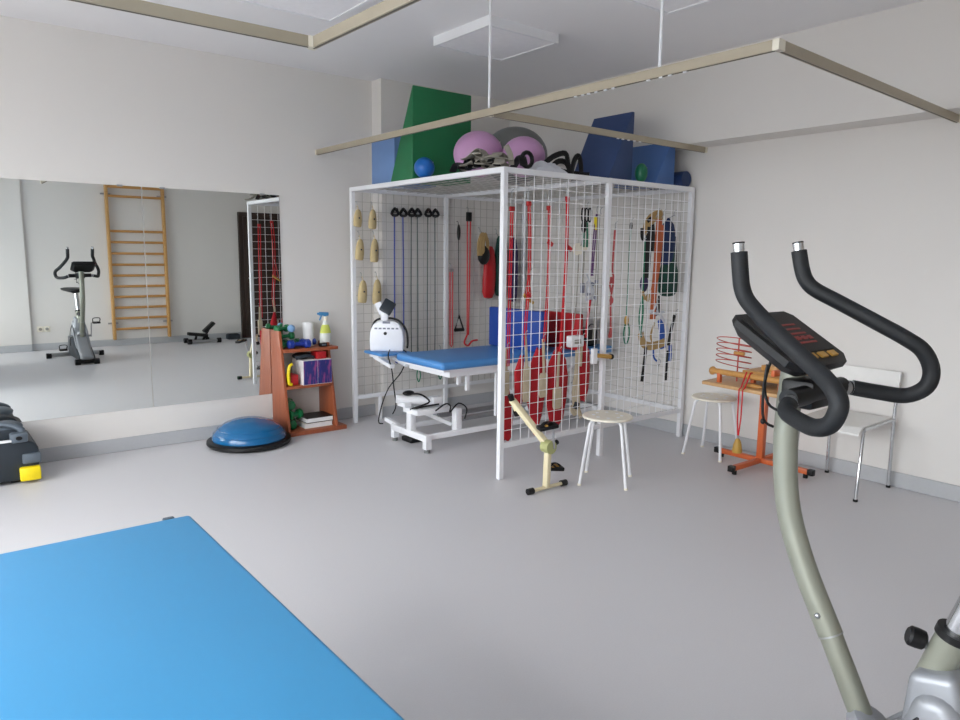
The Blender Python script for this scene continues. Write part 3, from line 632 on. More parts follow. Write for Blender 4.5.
b = B().bb((dx-.05, dy-.03, .925), (dx+.01, dy+.03, .995), .012); b.bar((dx-.035, dy, .98), (dx-.075, dy, 1.07), .05, .05); rot(b, (dx, dy), -yaw).build('screen_neck', DEVW, t)
b = B().box((dx+.005, dy-.01, 1.035), (.10, .045, .11), E(-24, 30, 0), .01); rot(b, (dx, dy), -yaw).build('screen', DARK, t)
b = B(); b.tube([(.03, 1.42, .70), (-.02, 1.36, .66), (.0, 1.34, .55), (.03, 1.36, .40), (.06, 1.38, .25), (.04, 1.40, .18)], .005, 6, sub=4)
b.tube([(.14, 1.44, .70), (.17, 1.385, .66), (.12, 1.39, .52), (.0, 1.39, .40), (-.05, 1.42, .25), (-.06, 1.45, .12), (-.02, 1.45, .10)], .005, 6, sub=4)
b.build('cable', BLACK, t)

# folded gym mats standing at the far end of the couch
b = B().bb((1.0, .70, .6805), (1.06, 1.37, 1.015), .012); tag(b.build('gym_mat', BLUEMAT), 'upright blue mat standing across the couch, left of the red one', 'gym mat', 'upright mats on the couch')
b = B().bb((1.36, .64, .6805), (1.42, 1.09, .985), .012); tag(b.build('gym_mat', REDMAT), 'upright red mat standing across the couch behind the blue one', 'gym mat', 'upright mats on the couch')
t = thing('small_bag', 'small black bag lying at the far end of the couch', 'bag', (1.68, .88, .6805))
B().bb((1.60, .78, .6805), (1.76, 1.0, .835), .03, 4).build('body', BLACK, t); B().tube([(1.62, .79, .83), (1.66, .79, .87), (1.70, .79, .87), (1.74, .79, .83)], .006, 6, sub=3).build('handle', DARK, t)

# ------------------------------------------------------------------ on top of the cage (z = 2.0)
ZT = HC+.0005
def wedge(ax, poly, lo, hi, m, label, seam=True):
    t = thing('foam_wedge', label, 'foam wedge', (0, 0, ZT), 'foam wedges on top of the cage')
    c = [sum(p[i] for p in poly)/len(poly) for i in (0, 1)]
    l = ((lo+hi)/2, c[0], ZT) if ax == 'x' else (c[0], (lo+hi)/2, ZT)
    t.location = l; W[t] = Vector(l)
    B().prism(poly, ax, lo, hi, .006).build('cushion', m, t)
wedge('x', [(1.05, ZT), (1.36, ZT), (1.05, 2.66)], .01, .545, GREENV, 'tall green foam wedge on the cage top, left of the pink balls')
wedge('y', [(.1, ZT), (.5, ZT), (.42, 2.37), (.1, 2.37)], 1.45, 1.80, PALEBLUE, 'pale blue foam block on the cage top, behind the green wedge')
wedge('y', [(1.05, ZT), (1.312, ZT), (1.318, 2.50), (1.29, 2.50)], .10, .48, NAVYV, 'dark navy foam wedge standing on the cage top beside the lighter blue one')
wedge('y', [(1.56, ZT), (1.80, ZT), (1.80, 2.395), (1.775, 2.395)], .09, .50, MIDBLUE, 'medium blue foam wedge on the cage top, nearest the right wall')
def ball(c, r, m, label, name='exercise_ball', cat='exercise ball', sz=1, group='balls on top of the cage'):
    b = B().ell((c[0], c[1], ZT+r*sz), (r, r, r*sz), 32, None, 20)
    b.m = 1; b.cyl((c[0]+r*.6, c[1]-r*.60, ZT+r*sz*1.5), (c[0]+r*.62, c[1]-r*.62, ZT+r*sz*1.5), .006)
    return tag(b.build(name, [m, IVORY]), label, cat, group)
ball((.28, .62), .175, PINK, 'large pink exercise ball on the cage top, beside the green wedge', sz=.9)
ball((.495, .385), .152, PINK, 'pink exercise ball partly hidden, in front of the grey ball', sz=.9)
ball((.81, .84), .25, GREYB, 'grey exercise ball behind the pink balls', sz=.86)
ball((.05, .955), .074, BALLBLUE, 'small blue ball in front of the green wedge', 'small_ball', 'ball')
ball((1.385, .075), .047, GREENB, 'small green ball between the navy and blue wedges', 'small_ball', 'ball', 1.5)
t = thing('foam_roll', 'short navy foam roller at the right end of the cage top', 'foam roller', (1.91, .2, ZT))
B().cyl((1.912, .06, ZT+.062), (1.912, .40, ZT+.062), .062, n=28).build('roll', NAVYROLL, t)
t = thing('strap_pile', 'heap of grey and black sling straps in front of the pink balls', 'straps', (.16, .25, ZT))
b = B()
rnd = random.Random(3)
for k_ in range(20):
    a0 = rnd.random()*6.28; x_, y_ = .04+rnd.random()*.14, .10+rnd.random()*.30; z0 = ZT+.012+.0045*k_
    b.sling([(x_-.09*math.cos(a0), y_-.10*math.sin(a0), z0), (x_-.04*math.cos(a0), y_-.04*math.sin(a0), z0+.015+.04*rnd.random()), (x_+.05*math.cos(a0), y_+.05*math.sin(a0), z0+.008), (x_+.10*math.cos(a0), y_+.10*math.sin(a0), z0)], .036, .005, (0, 0, 1))
b.sling([(.16, .12, ZT+.03), (.15, .12, ZT+.09), (.12, .13, ZT+.15)], .02, .006, (1, 1, 0)); b.build('grey_strap', GREYCLOTH, t)
b = B()
for k_ in range(5):
    x_, y_ = [(.02, .52), (.03, .36), (.08, .22), (.2, .1), (.06, .46)][k_]
    b.sling([(x_-.02, y_-.08, ZT+.02), (x_, y_-.03, ZT+.06+.008*k_), (x_+.02, y_+.04, ZT+.055), (x_+.03, y_+.09, ZT+.02)], .028, .007, (0, 0, 1))
b.tube([(.24+.045*math.cos(a), .06, ZT+.065+.045*math.sin(a)) for a in [2*PI*i/14 for i in range(14)]], .014, 8, closed=True)
b.build('black_strap', BLACK, t)
t = thing('folded_cloth', 'crumpled pale blue-white cloth lying on the cage top edge', 'cloth', (.40, .14, ZT))
b = B(); n, m_ = 16, 8; vs = []
for i in range(n+1):
    for j in range(m_+1):
        u, v = i/n, j/m_
        vs.append((.30+.28*u, .035+.2*v, ZT+.008+.075*math.sin(PI*u)**.5*math.sin(PI*min(1, v+.12))*(.75+.25*math.sin(u*17+v*5))))
N_ = len(vs); vs += [(x_, y_, ZT+.001) for x_, y_, z_ in vs]
fs = []
for i in range(n):
    for j in range(m_):
        a = i*(m_+1)+j; fs.append([a, a+1, a+m_+2, a+m_+1]); fs.append([N_+a, N_+a+m_+1, N_+a+m_+2, N_+a+1])
edge = [i*(m_+1) for i in range(n+1)]+[n*(m_+1)+j for j in range(1, m_+1)]+[i*(m_+1)+m_ for i in range(n-1, -1, -1)]+[j for j in range(m_-1, 0, -1)]
for p, q_ in zip(edge, edge[1:]+edge[:1]): fs.append([p, q_, N_+q_, N_+p])
b.add(vs, fs); b.build('cloth', WHITECLOTH, t)
t = thing('strap_pile', 'looped black padded straps beside the navy wedge', 'straps', (.66, .14, ZT))
b = B()
b.sling([(.60, .18, ZT+.05), (.68, .16, ZT+.12), (.78, .14, ZT+.15), (.80, .13, ZT+.08), (.82, .12, ZT+.01)], .02, .011, (0, 1, 0))
b.sling([(.82, .12, ZT+.015), (.85, .12, ZT+.11), (.89, .12, ZT+.14), (.915, .12, ZT+.08), (.92, .12, ZT+.012)], .02, .011, (0, 1, 0))
b.sling([(.62, .2, ZT+.06), (.70, .18, ZT+.06), (.78, .16, ZT+.03), (.90, .10, ZT+.015), (.94, .06, ZT+.012)], .02, .012, (0, 1, 0))
b.sling([(.66, .17, ZT+.012), (.72, .16, ZT+.09), (.80, .15, ZT+.09), (.84, .14, ZT+.012)], .02, .010, (0, 1, 0))
for v in b.v: v.x -= .12
b.build('strap', BLACK, t)

# ------------------------------------------------------------------ brown shelf by the mirror
sx0, sx1 = -.655, -.237
t = thing('side_shelf', 'cherry-brown low shelf unit with tapered sides against the mirror wall', 'shelf', (-.42, 2.0, 0))
for x in (sx0, sx1):
    B().prism([(1.845, .035), (2.155, .035), (2.155, .835 if x == sx0 else .72), (1.985, .835 if x == sx0 else .72)], 'x', x, x+.022, .002).build('side_panel', CHERRY, t)
B().bb((sx0+.022, 1.93, .665), (sx1+.075, 2.155, .69), .002).build('top_shelf', CHERRY, t)
B().bb((sx0+.022, 1.895, .372), (sx1, 2.155, .394), .002).build('middle_shelf', CHERRY, t)
B().bb((sx0-.005, 1.83, .0), (sx1+.092, 2.155, .034), .002).build('bottom_board', CHERRY, t)
def dumbbell(c, ang, m, label, L=.15, r=.033, group='hand weights on the shelf', up=0):
    t = thing('dumbbell', label, 'dumbbell', (c[0], c[1], c[2]-r), group)
    d = Vector((math.cos(ang)*math.cos(up), math.sin(ang)*math.cos(up), math.sin(up))); c = Vector(c)
    B().cyl(c-d*L*.32, c+d*L*.32, r*.5, n=12).build('grip', m, t)
    for s_ in (-1, 1):
        p = c+d*s_*L*.36
        q = d.to_track_quat('Z', 'Y').to_euler()
        B().lathe([(r*.72, -L*.14), (r, -L*.09), (r, L*.09), (r*.72, L*.14)], p, 8, q).build('head', m, t)
zt_ = .69
dumbbell((-.565, 2.03, zt_+.033), .2, DBGREEN, 'green dumbbell at the left of the shelf top, next to the mirror')
dumbbell((-.50, 2.10, zt_+.033), .1, DBGREEN, 'green dumbbell at the back of the shelf top, behind the blue one')
dumbbell((-.49, 1.97, zt_+.036), -.05, DBBLUE, 'blue dumbbell at the front edge of the shelf top', L=.19, r=.036)
dumbbell((-.37, 2.07, zt_+.033), .3, DBBLUE, 'blue dumbbell on the shelf top in front of the paper roll')
dumbbell((-.565, 2.06, zt_+.096), .15, DBGREEN, 'green dumbbell in the second layer of the shelf-top heap', r=.031)
dumbbell((-.58, 2.09, zt_+.155), .4, DBGREEN, 'green dumbbell lying highest, on top of the others by the mirror', r=.031)
tag(B().ell((-.515, 2.06, zt_+.155), .032).build('massage_ball', DBLIGHT), 'small pale blue ball resting on the dumbbells', 'ball')
b = B().bb((-.31, 1.955, zt_), (-.245, 2.0, zt_+.032), .01); b.m = 1; b.bb((-.295, 1.952, zt_+.01), (-.26, 1.957, zt_+.024)); tag(b.build('eraser_box', [BLACK, SLATE]), 'little black box at the front of the shelf top', 'box')
t = thing('paper_roll', 'white paper towel roll standing on the brown shelf', 'paper roll', (-.345, 2.125, zt_))
b = B(); b.lathe([(.018, 0), (.0, 0.001), (.046, 0), (.046, .195), (.018, .195), (.018, .17)], (-.345, 2.105, zt_), 24); b.build('roll', PAPER, t)
t = thing('spray_bottle', 'white spray bottle with a blue trigger head on the brown shelf', 'spray bottle', (-.215, 2.03, zt_))
c = (-.222, 2.04, zt_)
B().lathe([(.0, 0), (.046, .002), (.05, .02), (.048, .10), (.036, .155), (.02, .19), (.016, .215)], c, 24, None, 1, .75).build('bottle', BOTTLE, t)
B().lathe([(.0478, .105), (.043, .128), (.0372, .152), (.028, .175)], c, 24, None, 1.012, .77).build('label', LABELG, t)
B().lathe([(.018, .21), (.02, .215), (.02, .235), (.014, .245)], c, 16).build('collar', IVORY, t)
b = B().bar((c[0]-.055, c[1]-.0, c[2]+.268), (c[0]+.03, c[1], c[2]+.262), .024, .03, r=.006); b.cyl((c[0], c[1], c[2]+.24), (c[0], c[1], c[2]+.26), .012); b.tube([(c[0]-.03, c[1], c[2]+.256), (c[0]-.042, c[1], c[2]+.235), (c[0]-.05, c[1], c[2]+.212)], .006, 8); b.cyl((c[0]-.055, c[1], c[2]+.268), (c[0]-.068, c[1], c[2]+.268), .009)
b.build('trigger_head', TRIG, t)
# middle shelf contents
zm = .394
t = thing('patterned_box', 'violet and blue patterned carton on the middle shelf', 'box', (-.34, 1.98, zm))
B().bb((-.49, 1.90, zm), (-.2385, 2.12, zm+.20)).build('carton', PAPER, t)
B().bb((-.488, 1.8975, zm+.003), (-.367, 1.90, zm+.197)).build('print', BOXART, t); B().bb((-.363, 1.8975, zm+.003), (-.241, 1.90, zm+.197)).build('print', BOXART, t)
t = thing('grip_trainer', 'red and yellow hand grip trainer on the middle shelf next to the carton', 'hand trainer', (-.57, 1.97, zm))
B().bb((-.585, 1.93, zm), (-.515, 2.05, zm+.09), .015).build('body', REDPL, t)
B().tube([(-.605, 1.925, zm+.02), (-.61, 1.92, zm+.10), (-.60, 1.92, zm+.16), (-.575, 1.92, zm+.18)], .013, 10, sub=4).tube([(-.605, 1.925, zm+.02), (-.58, 1.925, zm+.012)], .013, 10).build('handle', YELLOW, t)
t = thing('cuff_weight', 'black ankle weight lying on top of the carton', 'ankle weight', (-.45, 2.0, zm+.2))
b = B().ell((-.45, 2.01, zm+.23), (.085, .06, .03)); b.build('pad', BLACK, t); B().sling([(-.53, 1.955, zm+.215), (-.45, 1.942, zm+.235), (-.37, 1.955, zm+.215)], .014, .005).build('strap', DARK, t)
tag(B().bb((-.355, 1.93, zm+.2005), (-.27, 2.05, zm+.262), .006).build('small_carton', REDPL), 'small red box on top of the patterned carton', 'box')
# bottom shelf contents
zb_ = .034
gd = 'green hand weights on the bottom shelf'
dumbbell((-.565, 1.985, zb_+.04), 1.2, DBGREEN, 'lowest of the three stacked green dumbbells on the bottom shelf', r=.04, group=gd)
dumbbell((-.555, 1.945, zb_+.12), .3, DBGREEN, 'middle of the three stacked green dumbbells on the bottom shelf', L=.13, r=.042, group=gd)
dumbbell((-.575, 2.0, zb_+.2), 1.3, DBGREEN, 'topmost of the three stacked green dumbbells on the bottom shelf', r=.042, group=gd)
def book(lo, hi, cov, label):
    t = thing('binder', label, 'book', ((lo[0]+hi[0])/2, (lo[1]+hi[1])/2, lo[2]), 'books on the bottom shelf')
    B().bb((lo[0]+.004, lo[1]+.004, lo[2]+.004), (hi[0]-.004, hi[1]-.004, hi[2]-.004)).build('pages', PAPER, t)
    B().bb((lo[0], lo[1], hi[2]-.004), (hi[0], hi[1], hi[2])).bb((lo[0], lo[1], lo[2]), (hi[0], hi[1], lo[2]+.004)).bb((lo[0], hi[1]-.004, lo[2]), (hi[0], hi[1], hi[2])).build('cover', cov, t)
book((-.49, 1.89, zb_), (-.245, 2.09, zb_+.042), IVORY, 'thick white book at the bottom of the pair on the bottom shelf')
book((-.478, 1.885, zb_+.0425), (-.24, 2.085, zb_+.085), BLACK, 'black-covered book lying on the white one on the bottom shelf')

# ------------------------------------------------------------------ balance dome
t = thing('balance_dome', 'blue half-ball balance trainer with a black rim on the floor by the shelf', 'balance trainer', (-.975, 1.838, 0))
c = (-.975, 1.838, 0)
B().lathe([(.25, 0), (.298, .006), (.312, .022), (.31, .04), (.292, .05), (.25, .05)], c, 48).build('base_rim', BLACK, t)
B().lathe([(.272, .045), (.274, .065), (.258, .10), (.228, .135), (.18, .168), (.12, .19), (.06, .201), (.0, .204)], c, 48).build('dome', BOSU, t)
b = B()
for rr_, zz in ((.262, .094), (.232, .131)): b.tube([(c[0]+rr_*math.cos(2*PI*i/48), c[1]+rr_*math.sin(2*PI*i/48), zz) for i in range(48)], .003, 6, closed=True)
b.build('rib', BOSU, t)

# ------------------------------------------------------------------ wet vacuum cleaner at the left edge
t = thing('vacuum_cleaner', 'dark grey wet vacuum cleaner with yellow latch at the left edge', 'vacuum cleaner', (-2.65, 1.8, 0))
B().prism([(-2.95, .03), (-2.40, .03), (-2.375, .10), (-2.37, .30), (-2.39, .355), (-2.45, .385), (-2.95, .385)], 'y', 1.62, 2.05, .02).build('tank', DARK, t)
B().prism([(-2.92, .383), (-2.42, .383), (-2.44, .44), (-2.50, .475), (-2.92, .475)], 'y', 1.66, 2.0, .015).build('lid', DARK, t)
b = B(); b.ell((-2.53, 1.80, .47), (.10, .12, .05)); b.tube([(-2.47, 1.66, .40), (-2.455, 1.66, .47), (-2.52, 1.68, .52), (-2.60, 1.7, .525), (-2.68, 1.7, .47)], .022, 10, sub=4); b.bb((-2.52, 1.60, .37), (-2.425, 1.68, .455), .015); b.build('carry_handle', SLATE, t)
B().cyl((-2.475, 1.592, .415), (-2.475, 1.61, .415), .018).build('hose_port', BLACK, t)
B().bb((-2.6, 1.60, .385), (-2.515, 1.622, .405), .003).build('badge', WHITE, t)
B().bb((-2.465, 1.60, .175), (-2.363, 1.70, .265), .012).build('side_clip', SLATE, t)
B().bb((-2.485, 1.58, .03), (-2.372, 1.70, .15), .012).build('latch', YELLOW, t)
b = B()
for x_ in (-2.9, -2.5):
    for y_ in (1.7, 1.98): b.cyl((x_, y_, 0), (x_, y_, .035), .03)
b.build('wheel', BLACK, t)

t.scale = (1, 1, .72); t.location.x -= .002; t.location.y += .095

# ------------------------------------------------------------------ blue plinth in the foreground
t = thing('treatment_plinth', 'large sky-blue padded exercise table in the left foreground', 'exercise table', (-2.95, -2.1, 0))
px0, px1, py0, py1 = -3.75, -2.262, -3.12, -1.112
B().bb((px0, py0, .515), (px1, py1, .602), .014, 4).build('padded_top', BLUEPAD, t)
b = B(); b.bb((px0+.06, py0+.06, .44), (px1-.06, py1-.06, .514)); b.build('frame', WHITE, t)
for x_ in (px0+.1, px1-.1):
    for y_ in (py0+.1, py1-.1): B().bb((x_-.03, y_-.03, 0), (x_+.03, y_+.03, .44)).build('leg', WHITE, t)
B().bb((px1-.085, py1-.004, .575), (px1-.05, py1+.014, .603), .004).build('zip_tab', SLATE, t)
B().tube([(px0+.02, py0-.001, .556), (px1+.001, py0-.001, .556), (px1+.001, py1+.001, .556), (px0+.02, py1+.001, .556)], .004, 6).build('seam', BLUEPAD, t)

# ------------------------------------------------------------------ stools
def stool(c, ang, label):
    t = thing('stool', label, 'stool', (c[0], c[1], 0), 'white round metal stools')
    b = B(); n = 40; R_ = .162
    b.lathe([(R_-.012, .424), (R_, .428), (R_, .436), (R_-.006, .441), (.0, .4405)], (c[0], c[1], 0), 40); b.build('seat', IVORY, t)
    for k_ in range(8): B().cyl((c[0]+.09*math.cos(k_*PI/4), c[1]+.09*math.sin(k_*PI/4), .4405), (c[0]+.09*math.cos(k_*PI/4), c[1]+.09*math.sin(k_*PI/4), .4425), .011, n=12).build('seat_dimple', WHITE, t)
    for k_ in range(4):
        a = ang+k_*PI/2; d = Vector((math.cos(a), math.sin(a), 0)); q = Vector((c[0], c[1], 0))
        l_ = B().tube([q+d*.05+Vector((0, 0, .416)), q+d*.11+Vector((0, 0, .416)), q+d*.135+Vector((0, 0, .40)), q+d*.147+Vector((0, 0, .355)), q+d*.208+Vector((0, 0, .008))], .0105, 10, sub=3).build('leg', WHITE, t)
        B().cyl(q+d*.209, q+d*.208+Vector((0, 0, .012)), .0125).build('foot_cap', IVORY, l_)
stool((.55, -.425), math.atan2(.037, -.21), 'white round metal stool in front of the cage, beside the pedal exerciser')
stool((1.68, -.456), math.radians(52), 'white round metal stool at the right end of the cage by the orange table')

# ------------------------------------------------------------------ pedal exerciser
t = thing('pedal_exerciser', 'cream folding pedal exerciser leaning on the cage front', 'pedal exerciser', (.1, -.3, 0))
ya = -.335
fb = B().cyl((-.03, ya, .02), (.255, ya, .02), .0115).build('floor_bar', CREAM, t)
for x_ in (-.03, .255): B().cyl((x_-.022, ya, .02), (x_+.022, ya, .02), .02).build('bar_cap', BLACK, fb)
B().bar((.103, ya, .02), (.11, ya, .25), .03, .042, (0, 1, 0), .004).build('upright', CREAM, t)
hb = Vector((.115, ya, .28))
b = B().cyl(hb-Vector((.0, .03, 0)), hb+Vector((0, .035, 0)), .042, n=24); b.build('hub', OLIVE, t)
up_ = Vector((.065, -.035, .535))
B().bar(hb+Vector((-.005, .02, .02)), up_, .032, .042, (1, 0, 0), .004).build('arm', CREAM, t)
B().cyl(up_+Vector((-.02, -.01, .03)), up_+Vector((.03, -.02, -.10)), .0115).build('top_bar', CREAM, t)
for p_, q_ in (((-.022, -.01, .035), (-.009, -.012, .0)), ((.032, -.02, -.105), (.019, -.018, -.07))): B().cyl(up_+Vector(p_), up_+Vector(q_), .019).build('bar_cap', BLACK, t)
B().tube([hb+Vector((-.0, -.05, 0)), hb+Vector((-.02, -.062, .07)), hb+Vector((-.035, -.07, .15))], .008, 8).build('crank', CHROME, t)
B().tube([hb+Vector((0, .05, 0)), hb+Vector((.03, .06, -.07)), hb+Vector((.06, .055, -.16))], .008, 8).build('crank', CHROME, t)
for c_, an in ((hb+Vector((-.085, -.075, .155)), -8), (hb+Vector((.10, .05, -.165)), 6)):
    b = B(); R_ = E(4, an, -20)
    b.box(c_, (.125, .07, .026), R_, .008)
    b.m = 1
    for k_ in (-1, 1): b.box(Vector(c_)+Vector((k_*.02, -.0, .0125)), (.018, .05, .006), R_)
    b.m = 0; b.tube([Vector(c_)+Vector((-.05, 0, .01)), Vector(c_)+Vector((-.02, 0, .028)), Vector(c_)+Vector((.02, 0, .028)), Vector(c_)+Vector((.05, 0, .01))], .004, 6, ry=.016, sub=3)
    b.build('pedal', [BLACK, GOLD], t)
B().cyl(hb+Vector((.04, 0, .01)), hb+Vector((.075, 0, .02)), .016).build('tension_knob', BLACK, t)

# ------------------------------------------------------------------ orange hand-therapy table
t = thing('therapy_table', 'small wood-topped table on an orange steel pedestal by the right wall', 'table', (1.69, -.85, 0))
B().prism([(1.385, -.545), (1.90, -.50), (1.90, -1.22), (1.33, -1.22)], 'z', .578, .602, .003).build('tabletop', DESK, t)
B().bb((1.67, -.87, .03), (1.715, -.825, .56), .004).build('column', ORANGE, t)
B().bb((1.5, -1.05, .556), (1.86, -.65, .579), .003).build('top_plate', ORANGE, t)
B().bb((1.675, -1.21, .028), (1.71, -.51, .063), .004).build('foot_bar', ORANGE, t)
B().bb((1.345, -.865, .0285), (1.675, -.83, .0625), .004).bb((1.71, -.865, .0285), (1.94, -.83, .0625), .004).build('foot_bar', ORANGE, t)
for p_, v in (((1.6925, -1.21), (0, -1)), ((1.6925, -.51), (0, 1)), ((1.345, -.8475), (-1, 0)), ((1.94, -.8475), (1, 0))):
    b = B().box((p_[0]+v[0]*.006, p_[1]+v[1]*.006, .0455), (.04, .04, .04), None, .003); b.cyl((p_[0]-v[0]*.03, p_[1]-v[1]*.03, 0), (p_[0]-v[0]*.03, p_[1]-v[1]*.03, .03), .016); b.build('foot_cap', BLACK, t)
t = thing('forearm_trainer', 'wooden roller hand trainer on orange stands on the therapy table', 'hand trainer', (1.5, -.9, .602))
b = B().cyl((1.44, -.585, .675), (1.42, -1.16, .675), .02, n=20); b.build('roller', PINEX, t)
for yy in (-.59, -1.15): B().ell((1.44 if yy > -1 else 1.42, yy, .675), (.03, .024, .03)).build('roller_end', PINEX, t)
for yy in (-.65, -1.1):
    B().bb((1.42, yy-.012, .602), (1.45, yy+.012, .668), .002).build('stand', ORANGE, t)
B().bb((1.50, -1.18, .64), (1.76, -.78, .70), .006).build('wooden_block', PINEX, t)
for yy in (-1.16, -.80): B().bb((1.60, yy-.012, .602), (1.63, yy+.012, .642)).build('stand', ORANGE, t)
B().bb((1.60, -.98, .70), (1.72, -.86, .735), .004).build('grip_block', PINEX, t)
b = B()
for yy in (-1.06, -1.12): b.bb((1.40, yy-.012, .70), (1.47, yy+.012, .74), .003); 
b.build('clamp', ORANGE, t)
B().ell((1.42, -.92, .616), (.02, .07, .014)).build('wooden_paddle', PINEX, t)
t = thing('wire_coil', 'red wire spiral finger ladder rising above the therapy table', 'wire spiral', (1.66, -.64, .602))
N_ = 5*20
b = B().tube([(1.64+.12*math.cos(2*PI*i/20)*.98, -.62+.12*math.sin(2*PI*i/20), .70+.20*i/N_-.03*math.cos(2*PI*i/20)) for i in range(N_+1)], .0035, 6); b.build('coil', REDWIRE, t)
b = B().cyl((1.57, -.70, .602), (1.57, -.70, .905), .005); b.tube([(1.57, -.70, .905), (1.61, -.73, .90), (1.64, -.74, .89)], .0035, 6); b.tube([(1.57, -.7, .70), (1.70, -.71, .68), (1.757, -.62, .67)], .0035, 6); b.build('support_rod', REDWIRE, t)
B().cyl((1.57, -.67, .80), (1.57, -.745, .80), .013).build('wooden_slider', PINEX, t)
t = thing('cord_weight', 'ochre bell-shaped weight hanging on red cords from the therapy table', 'hanging weight', (1.325, -.85, .13))
xw_, yw_ = 1.335, -.882
B().lathe([(.0, 0), (.03, .002), (.034, .01), (.026, .06), (.018, .085), (.008, .1)], (xw_, yw_, .165), 20).build('weight', BRASSW, t)
b = B().tube([(xw_, yw_, .262), (xw_-.004, yw_+.01, .40), (xw_-.004, yw_+.012, .595), (xw_+.02, yw_+.012, .607), (xw_+.085, yw_+.02, .7), (1.44, yw_+.03, .698)], .0045, 6)
b.tube([(xw_, yw_, .262), (xw_, yw_-.012, .40), (xw_-.004, yw_-.015, .595), (xw_+.02, yw_-.015, .607), (xw_+.085, yw_-.01, .7), (1.44, yw_-.01, .698)], .0045, 6); b.build('cord', REDROPE, t)
B().cyl((xw_, yw_, .262), (xw_, yw_, .285), .008).build('eyelet', STEEL, t)

# ------------------------------------------------------------------ white chair
t = thing('stacking_chair', 'white stacking chair with chrome legs by the right wall', 'chair', (1.71, -1.4, 0))
xs, xb, yn, yf = 1.48, 1.935, -1.605, -1.205
b = B(); n, m_ = 14, 8; top = []; R0 = .0
for i in range(n+1):
    for j in range(m_+1):
        u, v = i/n, j/m_
        x_ = 1.455+.43*u; yy = yn+.005+(yf-yn-.01)*v
        z_ = .455-.012*math.sin(PI*v)*math.sin(PI*min(1, u*1.1))-.035*max(0, 1-u/.14)**2+.012*u
        top.append((x_, yy, z_))
N_ = len(top); vs = top+[(a_, b_, c_-.011) for a_, b_, c_ in top]; fs = []
for i in range(n):
    for j in range(m_):
        a = i*(m_+1)+j; fs.append([a, a+1, a+m_+2, a+m_+1]); fs.append([N_+a, N_+a+m_+1, N_+a+m_+2, N_+a+1])
edge = [i*(m_+1) for i in range(n+1)]+[n*(m_+1)+j for j in range(1, m_+1)]+[i*(m_+1)+m_ for i in range(n-1, -1, -1)]+[j for j in range(m_-1, 0, -1)]
for p, q_ in zip(edge, edge[1:]+edge[:1]): fs.append([p, q_, N_+q_, N_+p])
b.add(vs, fs); b.build('seat', LEVER, t)
for yy in (yn, yf):
    l1 = B().tube([(xs+.075, yy, .44), (xs+.05, yy, .44), (xs+.03, yy, .425), (xs+.0, yy, .01)], .0105, 10).build('leg', CHROME, t)
    l2 = B().tube([(xb, yy, .01), (xb-.01, yy, .44), (xb-.005, yy, .60), (xb+.012, yy, .73), (xb+.018, yy, .74)], .0105, 10).build('leg', CHROME, t)
    B().cyl((xs+.06, yy, .44), (xb-.01, yy, .447), .009).build('seat_rail', CHROME, t)
    for x_, l_ in ((xs, l1), (xb, l2)): B().cyl((x_, yy, 0), (x_, yy, .014), .014).build('foot_cap', BLACK, l_)
b = B(); n = 12; vs = []
for i in range(n+1):
    v = i/n; yy = yn-.012+(yf-yn+.024)*v; bow = .022*math.sin(PI*v)
    for z_, o2 in ((.615, 0), (.63, .0), (.74, .012), (.755, .014)): vs.append((xb-.018+bow+o2, yy, z_))
    for z_, o2 in ((.755, .014), (.74, .012), (.63, .0), (.615, 0)): vs.append((xb-.004+bow+o2, yy, z_))
fs = [[i*8+j, i*8+(j+1) % 8, (i+1)*8+(j+1) % 8, (i+1)*8+j] for i in range(n) for j in range(8)]+[list(range(8))[::-1], [n*8+j for j in range(8)]]
b.add(vs, fs); b.build('backrest', LEVER, t)
b = B().bb((xb-.028, yn+.02, .635), (xb-.012, yn+.075, .66), .004); b.build('backrest_clip', STEEL, t)

# ------------------------------------------------------------------ exercise bike
t = thing('exercise_bike', 'silver upright exercise bike with black handlebars in the right foreground', 'exercise bike', (-1.22, -2.9, 0))
X0 = -1.22
PX = X0+.006
post = [(PX, -2.583, 1.19), (PX, -2.575, 1.03), (PX, -2.592, .85), (PX, -2.645, .70), (PX, -2.728, .544)]
B().tube(post, .0295, 24, sub=5).build('upright_post', POSTM, t)
b = B().tube([(PX, -2.722, .555), (PX, -2.86, .29)], .0275, 24); b.build('post_stub', POSTM, t); B().tube([(PX, -2.7275, .545), (PX, -2.7295, .5415)], .0298, 24).build('joint_ring', STEEL, t)
B().lathe([(.05, 0), (.046, .03), (.034, .036)], (X0, -2.832, .352), 20, E(28)).build('post_collar', SILVER, t)
for dz_ in (0,): B().ell((PX-.0265, -2.705, .592), (.008, .008, .008), 12).build('bolt', STEEL, t)
body = [(-2.50, .055), (-2.47, .11), (-2.56, .165), (-2.70, .235), (-2.79, .305), (-2.85, .36), (-2.90, .40), (-2.93, .46), (-2.945, .53), (-3.01, .545), (-3.05, .48), (-3.12, .38), (-3.20, .28), (-3.28, .16), (-3.30, .055)]
b = B().prism(body, 'x', X0-.078, X0+.078, .03); b.build('shroud', SILVER, t)
b = B().prism([(-2.53, .05), (-2.52, .10), (-2.66, .17), (-2.80, .24), (-2.90, .31), (-3.05, .34), (-3.17, .26), (-3.26, .12), (-3.26, .05)], 'x', X0-.10, X0+.10, .02); b.build('side_cover', DARK, t)
b = B()
for s_ in (-1, 1): b.tube([(X0+s_*.078, -2.70, .20), (X0+s_*.08, -2.82, .31), (X0+s_*.08, -2.90, .40), (X0+s_*.074, -2.97, .47), (X0+s_*.06, -3.03, .49)], .011, 8, sub=3)
b.build('trim_ridge', SILVER, t)
